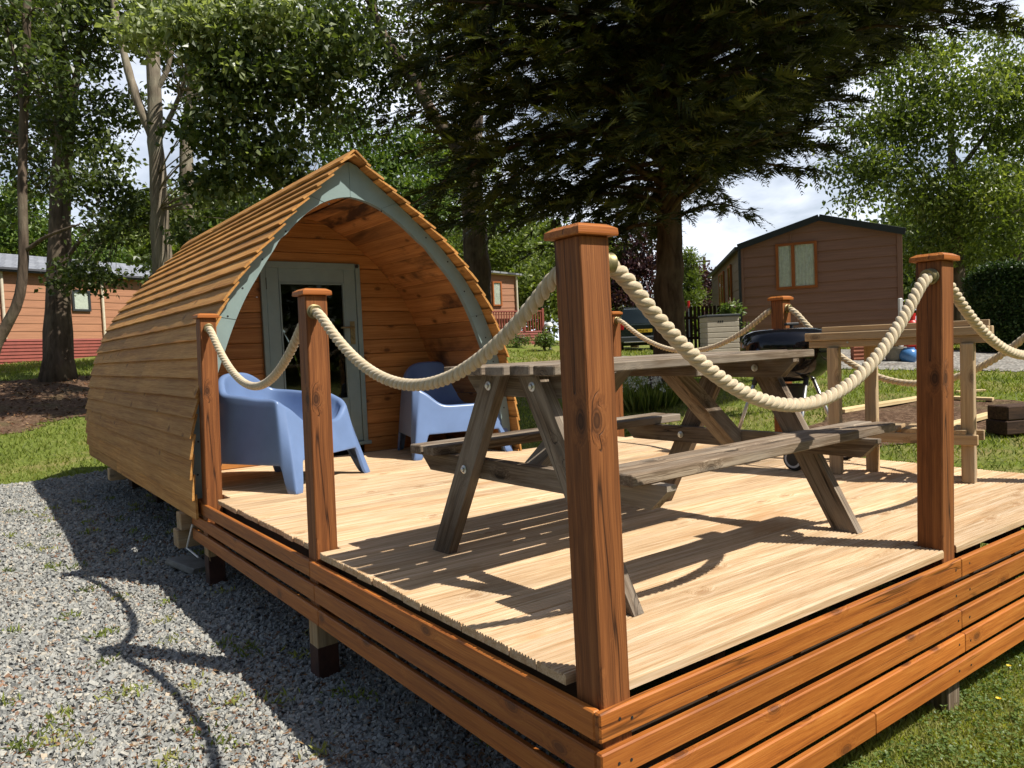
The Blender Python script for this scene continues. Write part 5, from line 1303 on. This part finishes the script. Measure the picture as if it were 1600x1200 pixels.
for k in range(9):     # root flare
    a = k * .7; d_ = np.array([math.cos(a), math.sin(a), 0]); limb(b, [cf + d_ * .12 + [0, 0, .55], cf + d_ * .27 + [0, 0, .16], cf + d_ * .50 + [0, 0, -.08]], .13, .06, 8, 8)
SP, SD, SS = [], [], []
cen_xy = cf[:2]
right2 = unit(ROT[0][:2] )
for k in range(230):
    hz = 2.8 + 7.0 * (k / 230) ** .9; a = k * 2.39996 + rng.normal(0, .2); d_ = np.array([math.cos(a), math.sin(a)])
    toward = d_ @ right2
    prof_ = 5.6 * (1 - .62 * sm(5.0, 9.8, hz)) * sm(1.0, 4.0, hz)
    Lb = prof_ * rng.uniform(.72, 1.08) * (1.28 if toward > .3 else 1.0) * (.78 if toward < -.2 else 1.0)
    if hz < 3.9: Lb *= .62 + .38 * sm(-.3, .5, toward)
    sunward = d_ @ np.array([.55, -.83])
    if hz < 5.6: Lb *= 1 - .55 * sm(.15, .7, sunward) * (1 - sm(4.2, 5.6, hz))
    rise = .34 + .25 * (toward > .2) + rng.normal(0, .08); t = np.linspace(0, 1, 12)
    base = np.array([*cen_xy, cf[2] + hz])
    P = base + np.stack([d_[0] * Lb * t, d_[1] * Lb * t, Lb * (rise * t - .42 * t * t)], 1) + np.cumsum(rng.normal(0, .03, (12, 3)), 0) * t[:, None]
    b.tube(P, np.linspace(.03 + .009 * Lb, .006, 12), 6, cap=False)
    ns = int(12 * Lb + 8); q = rng.uniform(.16, 1, ns) ** .8; idx = q * 11; i0 = np.minimum(idx.astype(int), 10); fr = (idx - i0)[:, None]
    C = P[i0] * (1 - fr) + P[i0 + 1] * fr; tg = P[i0 + 1] - P[i0]; tg /= np.linalg.norm(tg, axis=1)[:, None]
    sd = np.cross(tg, [0, 0, 1.]); sgn = np.where(rng.random(ns) < .5, 1, -1)[:, None]
    D = tg * rng.uniform(.4, 1.1, (ns, 1)) + sd * sgn * rng.uniform(.2, 1.1, (ns, 1)) + np.array([0, 0, 1]) * rng.normal(-.12, .28, (ns, 1))
    SP.append(C + rng.normal(0, .07, (ns, 3))); SD.append(D); SS.append(rng.uniform(.22, .52, ns))
# fill between the limbs: the crown's lower edge rises towards the light and droops on the shaded side
nf = 26000; a = rng.uniform(0, 2 * np.pi, nf); r_ = 7.4 * np.sqrt(rng.random(nf)) ; d2 = np.stack([np.cos(a), np.sin(a)], 1); tw_ = d2 @ right2; sunw = d2 @ np.array([.55, -.83])
rmax = np.where(tw_ > 0, 5.0 + 2.6 * tw_, 4.5 + .5 * tw_) * rng.uniform(.9, 1.04, nf)
zl = 2.7 + r_ * (.08 + .46 * sm(-.1, .8, tw_) + .25 * sm(.2, .9, sunw)) + .25 * np.sin(a * 7 + r_ * 1.7)
zt_c = 8.6 - .12 * r_; z_ = zl + (zt_c - zl) * rng.random(nf) ** 1.25
lay = np.sin(z_ * 5.2 + 1.2 * np.sin(a * 3) + r_ * .8); k = (r_ < rmax) & (z_ < zt_c) & (lay > -.55 + .5 * rng.random(nf)) & (r_ > .5)
P = np.stack([cen_xy[0] + d2[:, 0] * r_, cen_xy[1] + d2[:, 1] * r_, cf[2] + z_], 1)[k]
D = np.stack([d2[:, 0], d2[:, 1], np.full(nf, -.12)], 1)[k] + rng.normal(0, .42, (k.sum(), 3)) * [1, 1, .6]
SP.append(P); SD.append(D); SS.append(rng.uniform(.24, .55, k.sum()))
SP = np.concatenate(SP); SD = np.concatenate(SD); SS = np.concatenate(SS)
b.build('trunk', 'bark3', con, smooth=True)
V, F, T = sprays(SP, SD, SS, 10)
fast_mesh('crown', V, F, 'conifer', con, tint=T)

# ---- fresh green tree on the right, seen past the conifer
broadleaf('ash_tree', 'fresh green leafy tree rising behind the hedge, right of the conifer', (1500, 505), 24,
    [([(1500, 520), (1497, 420), (1492, 330), (1488, 240), (1484, 190), (1488, 120)], 24, .22, .05), ([(1494, 330), (1440, 270), (1400, 240)], 24, .08, .03), ([(1490, 280), (1540, 210), (1575, 150)], 24, .09, .03)],
    [B(1500, 150, 23, 75), B(1430, 130, 23, 60), B(1340, 200, 23, 40), B(1400, 90, 23.5, 45), B(1300, 265, 22.8, 26), B(1480, 80, 23.5, 40), B(1560, 60, 24, 35), B(1390, 190, 23, 50), B(1350, 250, 22.5, 40), B(1590, 130, 23.5, 60), B(1570, 200, 24, 65), B(1440, 210, 23, 60), B(1380, 270, 23, 50), B(1450, 300, 23.5, 70), B(1530, 300, 23, 75), B(1590, 300, 24, 60), B(1350, 305, 22.5, 24, .8), B(1480, 370, 24, 60), B(1560, 380, 25, 50), B(1570, 110, 24, 35, .8), B(1620, 220, 24, 70), B(1330, 320, 22.5, 20, .7), B(1440, 400, 25, 40, .9)],
    52, .17, .5, 'leaf_green', 'bark1', group='trees right of the conifer', leaves=26, clump=.30, upn=.7, droop=-.6)
broadleaf('dark_tree', 'dark tree filling the gap between ash tree and hedge', (1590, 480), 30,
    [([(1590, 500), (1588, 400), (1585, 300)], 30, .25, .12)],
    [B(1450, 420, 31, 30), B(1520, 390, 31, 50), B(1580, 370, 31, 60), B(1640, 360, 31, 70), B(1470, 360, 32, 50), B(1560, 300, 32, 60)], 70, .24, .55, 'leaf_dark', 'bark1', group='trees right of the conifer', leaves=12, clump=.35)

# ---- sunlit trees and shrubs far behind
def bush(name, label, foot, d, blobs, per, L, W, mat, group=None, **kw):
    f = spot(*foot, d); f[2] = float(H(f[0], f[1])); root = thing(name, label, 'tree' if 'tree' in name else 'shrub', f, group=group)
    V, F, T, tw = leaves_in(blobs, per, L, W, **kw); b_ = MB(); top = np.array([f[0], f[1], max(f[2] + .8, tw[:, 2].mean())])
    limb(b_, [f - [0, 0, .1], (f + top) / 2 + rng.normal(0, .05, 3), top], .02 + .035 * (top[2] - f[2]), .03, 8, 8)
    src = smooth_path([f, top], 12); twig_tubes(b_, src, tw, min(.5, 26 / len(tw)), .02); b_.build('trunk', 'bark1', root, smooth=True)
    fast_mesh('crown', V, F, mat, root, tint=T); return root
FAR = dict(leaves=14, clump=.32, upn=.5, droop=-.2); GB = 'sunlit trees beyond the lodges'
bush('lime_tree', 'yellow green sunlit tree over the far left lodge roof', (20, 470), 34, [B(20, 330, 33, 50), B(60, 370, 33, 45), B(10, 390, 33, 45), B(110, 390, 34, 40, .8), B(160, 400, 34, 40, .8), B(40, 300, 33, 28, .8)], 62, .24, .55, 'leaf_light', GB, **FAR)
bush('sycamore_tree', 'pale green sunlit tree above the pod ridge', (480, 500), 32, [B(470, 330, 31, 45), B(560, 250, 31, 60), B(610, 290, 31, 60), B(640, 230, 32, 55), B(680, 330, 31, 55), B(420, 380, 31, 40), B(540, 190, 33, 40, .8), B(350, 390, 33, 40, .8), B(620, 350, 31, 45)], 60, .24, .55, 'leaf_light', GB, **FAR)
bush('beech_tree', 'green tree showing behind the thick trunk, right of the pod', (700, 520), 36, [B(700, 400, 35, 45), B(760, 390, 35, 35), B(800, 400, 36, 40), B(670, 300, 36, 50), B(720, 250, 36, 60), B(790, 340, 36, 50)], 60, .26, .55, 'leaf_green', GB, **FAR)
bush('hazel_shrub', 'mid green shrub bank behind the garden lamp', (845, 530), 33, [B(835, 440, 32, 38), B(865, 470, 32, 32), B(830, 490, 32, 30), B(870, 410, 33, 35), B(850, 515, 32, 18), B(815, 470, 33, 25), B(900, 450, 34, 50), B(900, 400, 34, 40)], 75, .22, .55, 'leaf_green', None, **FAR)
bush('box_shrub', 'small round clipped shrub beside the lamp pole', (852, 532), 24, [B(852, 531, 24, 15, 3, .8)], 500, .07, .6, 'shrubleaf', None, leaves=12, clump=.06)
bush('flower_shrub', 'pale flowering plant at the veranda foot of the lodge, right of the pod', (806, 535), 25, [B(803, 532, 25, 16, 2, .8), B(822, 530, 25, 9, 2, 1)], 420, .08, .4, 'shrubleaf', None, leaves=10, clump=.08)
bush('copper_tree', 'copper leaved tree between the near corner post and the conifer trunk', (990, 510), 34, [B(990, 400, 33, 34), B(975, 430, 33, 34), B(1010, 370, 33, 26), B(985, 465, 33, 34), B(1010, 420, 33, 30), B(955, 470, 33, 25), B(990, 350, 34, 15, .8)], 75, .20, .6, 'copper', 'copper leaved trees', **FAR)
bush('copper_tree', 'copper leaved tree far behind, left of the brown lodge', (1098, 510), 42, [B(1092, 430, 42, 20), B(1105, 445, 42, 18), B(1085, 455, 42, 18), B(1098, 470, 42, 16)], 75, .22, .6, 'copper', 'copper leaved trees', **FAR)
bush('willow_tree', 'grey green tree top just right of the near corner post', (965, 500), 38, [B(968, 400, 38, 28), B(950, 420, 38, 30), B(965, 450, 38, 25)], 70, .24, .4, 'leaf_green', None, **FAR)
bush('cypress_tree', 'small bright green conifer just right of the big conifer trunk', (1078, 510), 32, [B(1080, 410, 32, 11, 3, 1.4), B(1078, 435, 32, 16, 2.5, 1.2), B(1080, 465, 32, 20, 2, 1.2), B(1076, 395, 32, 6, 3, 1.8)], 160, .20, .25, 'leaf_green', None, leaves=14, clump=.14, upn=.1, droop=.5)
bush('laurel_shrub', 'leafy pale green plant growing above the beige storage box', (1143, 520), 21, [B(1143, 484, 21, 13, 3, .9)], 300, .14, .5, 'shrubleaf', None, leaves=8, clump=.08)
bush('potted_shrub', 'little green plant against the brown lodge wall left of the barbecue', (1168, 540), 19.5, [B(1168, 520, 19.5, 8, 3, 2.2)], 300, .10, .5, 'shrubleaf', None, leaves=8, clump=.06)
# far wood that closes the view
wl = []
for u in range(-260, 1900, 42):
    v = 430 + 40 * math.sin(u * .013) - (60 if u > 1380 else 0) - (60 if u < 720 else 0)
    if 930 < u < 1340: v = 505
    for dv_ in (0, 55): wl.append(B(u + rng.uniform(-15, 15), v + dv_ + rng.uniform(-14, 14), 62 + rng.uniform(-6, 6), 48, .45, .9))
for a in np.arange(R(150), R(368), R(4.5)):      # and goes on round behind the viewer
    d_ = 34 + rng.uniform(-3, 3); c_ = np.array([CAM[0] + math.cos(a) * d_, CAM[1] + math.sin(a) * d_])
    for z_ in (1.5, 4.5, 7.5): wl.append((np.array([*c_, z_ + rng.uniform(-.6, .6)]), np.array([2.3, 2.3, 2.0]), 1.6, -.1))
V, F, T, tw = leaves_in(wl, 26, .62, .6, leaves=14, clump=.9, upn=.5)
tag(fast_mesh('far_wood', V, F, 'leaf_green', tint=T), 'far belt of green woodland closing the view', 'wood', kind='stuff')

# ---- clipped hedge
hA = spot(1512, 545, 18.3); hB = spot(1790, 545, 16.6); du_ = unit([*(hB - hA)[:2], 0]); dn_ = np.array([-du_[1], du_[0], 0]); Lh_ = np.linalg.norm((hB - hA)[:2]); zt1 = spot(1560, 413, 18.0)[2]
hg = thing('clipped_hedge', 'tall dark clipped hedge at the right edge beside the track', 'hedge', [hA[0], hA[1], float(H(hA[0], hA[1]))])
n_ = 26000; s = rng.uniform(0, Lh_, n_); hh_ = zt1 - float(H(hA[0], hA[1])); face = rng.random(n_)
t_ = rng.random(n_); depth_ = 1.5
end_r = np.sqrt(np.clip(1 - (1 - np.clip(s / .8, 0, 1)) ** 2, 0, 1))
zf_ = rng.random(n_) ** .9; rnd = np.where(zf_ > .8, np.sqrt(np.clip(1 - ((zf_ - .8) / .2) ** 2, 0, 1)), 1)
side_ = np.where(rng.random(n_) < .7, 0, 1); w_ = np.where(side_ == 0, -depth_ / 2 * (.55 + .45 * rnd), (rng.random(n_) - .5) * depth_) * (.35 + .65 * end_r)
zz = np.where(side_ == 0, zf_ * hh_, hh_ * (1 - .05 * np.abs(w_))) * (.72 + .28 * end_r)
P = np.stack([hA[0] + du_[0] * s + dn_[0] * (w_ + depth_ / 2), hA[1] + du_[1] * s + dn_[1] * (w_ + depth_ / 2), 0 * s], 1); P[:, 2] = H(P[:, 0], P[:, 1]) + zz
# dn_ may point to or from the camera; leaves are put on both faces
P2 = P.copy(); P2[:, :2] = P[:, :2] + dn_[:2] * (-2 * w_)[:, None]; P = np.concatenate([P, P2]) + rng.normal(0, .05, (2 * n_, 3))
V, F, k = leaf_mesh(P, rng.uniform(.06, .12, len(P)), .045, rdir(len(P)), rdir(len(P), .5))
patch = .5 + .25 * np.sin(P[:, 0] * 5) * np.sin(P[:, 2] * 7 + P[:, 1] * 3)
b = MB(); b.box([*(hA + du_ * (Lh_ / 2 + .25) + dn_ * depth_ / 2)[:2], float(H(hA[0], hA[1])) + hh_ * .45], (Lh_ - .5, depth_ - .35, hh_ * .88), np.array([du_, dn_, UPZ]), ch=.25); b.build('inner_growth', 'hedge', hg)
fast_mesh('foliage', V, F, 'hedge', hg, tint=np.repeat(np.clip(patch + rng.normal(0, .2, len(P)), 0, 1), k))

# ---- white flowered plant at the conifer foot
q = spot(1012, 618, 11.9); q[2] = float(H(q[0], q[1]))
fl = thing('flowering_plant', 'white flowered leafy plant growing at the foot of the conifer trunk', 'plant', q)
n_ = 900; a = rng.uniform(0, 6.283, n_); r_ = .52 * np.sqrt(rng.random(n_)); P = np.stack([q[0] + np.cos(a) * r_, q[1] + np.sin(a) * r_, 0 * a], 1); P[:, 2] = H(P[:, 0], P[:, 1])
D = np.stack([np.cos(a) * .35, np.sin(a) * .35, np.ones(n_)], 1) + rng.normal(0, .18, (n_, 3)); V, F, k = leaf_mesh(P, rng.uniform(.25, .48, n_), .03, D, rdir(n_)); fast_mesh('leaves', V, F, 'leaf_green', fl, tint=np.repeat(rng.random(n_), k))
n_ = 120; a = rng.uniform(0, 6.283, n_); r_ = .55 * np.sqrt(rng.random(n_)); P = np.stack([q[0] + np.cos(a) * r_, q[1] + np.sin(a) * r_, q[2] + rng.uniform(.38, .55, n_) - .2 * r_], 1)
P = np.repeat(P, 9, 0) + rng.normal(0, .012, (n_ * 9, 3)); V, F, k = leaf_mesh(P, .022, .018, rdir(len(P)), rdir(len(P), 1.5)); fast_mesh('flowers', V, F, 'flower', fl)

# ================================================================== LIGHT
SUN = unit((.42, -.63, 1.0)); el = math.asin(SUN[2]); az = math.atan2(SUN[0], SUN[1])
w = bpy.data.worlds.new('World'); scn.world = w; w.use_nodes = True; nt = w.node_tree
for n_ in list(nt.nodes): nt.nodes.remove(n_)
out = nt.nodes.new('ShaderNodeOutputWorld'); bg = nt.nodes.new('ShaderNodeBackground'); bg.inputs[1].default_value = .065; nt.links.new(bg.outputs[0], out.inputs[0])
sky = nt.nodes.new('ShaderNodeTexSky'); sky.sky_type = 'NISHITA'; sky.sun_disc = False; sky.sun_elevation = el; sky.sun_rotation = az; sky.air_density = 1.0; sky.dust_density = 1.2
tc = nt.nodes.new('ShaderNodeTexCoord').outputs['Generated']; sx = nt.nodes.new('ShaderNodeSeparateXYZ'); nt.links.new(tc, sx.inputs[0])
zz = math_(nt, 'ADD', math_(nt, 'MAXIMUM', sx.outputs[2], 0.0), .22); cx = math_(nt, 'DIVIDE', sx.outputs[0], zz); cy = math_(nt, 'DIVIDE', sx.outputs[1], zz)
cb = nt.nodes.new('ShaderNodeCombineXYZ'); nt.links.new(cx, cb.inputs[0]); nt.links.new(cy, cb.inputs[1])
cl = noise(nt, vscale(nt, cb.outputs[0], (1.0, 1.0, 1.0), (3.1, 1.7, 0)), 1.25, 8, .55, .3)
bank = math_(nt, 'ADD', math_(nt, 'MULTIPLY', sx.outputs[0], .59), math_(nt, 'MULTIPLY', sx.outputs[1], .80))
bank = ramp(nt, bank, [(.25, .12), (.75, 1.0)])
low = ramp(nt, sx.outputs[2], [(.45, 1.0), (.80, .25)])
cfac = math_(nt, 'MULTIPLY', math_(nt, 'MULTIPLY', ramp(nt, cl, [(.38, 0.30), (.56, 1.0)]), bank), low)
c = mixc(nt, cfac, sky.outputs[0], (12.6, 13.3, 14.8)); nt.links.new(c, bg.inputs[0])
sd = bpy.data.lights.new('sun', 'SUN'); sd.energy = 4.8; sd.angle = R(.53); sd.color = (1.0, .95, .87)
so = bpy.data.objects.new('sun', sd); COL.objects.link(so); so.location = (10, -12, 20); so.rotation_euler = Vector(-SUN).to_track_quat('-Z', 'Y').to_euler()
scn.view_settings.view_transform = 'Standard'; scn.view_settings.look = 'None'; scn.view_settings.exposure = 0.52; scn.view_settings.gamma = 1.0; scn.view_settings.use_curve_mapping = False
scn.cycles.max_bounces = 7; scn.cycles.diffuse_bounces = 4; scn.cycles.glossy_bounces = 3; scn.cycles.transmission_bounces = 4; scn.cycles.transparent_max_bounces = 8
scn.cycles.use_denoising = True
scn.cycles.sample_clamp_indirect = 6
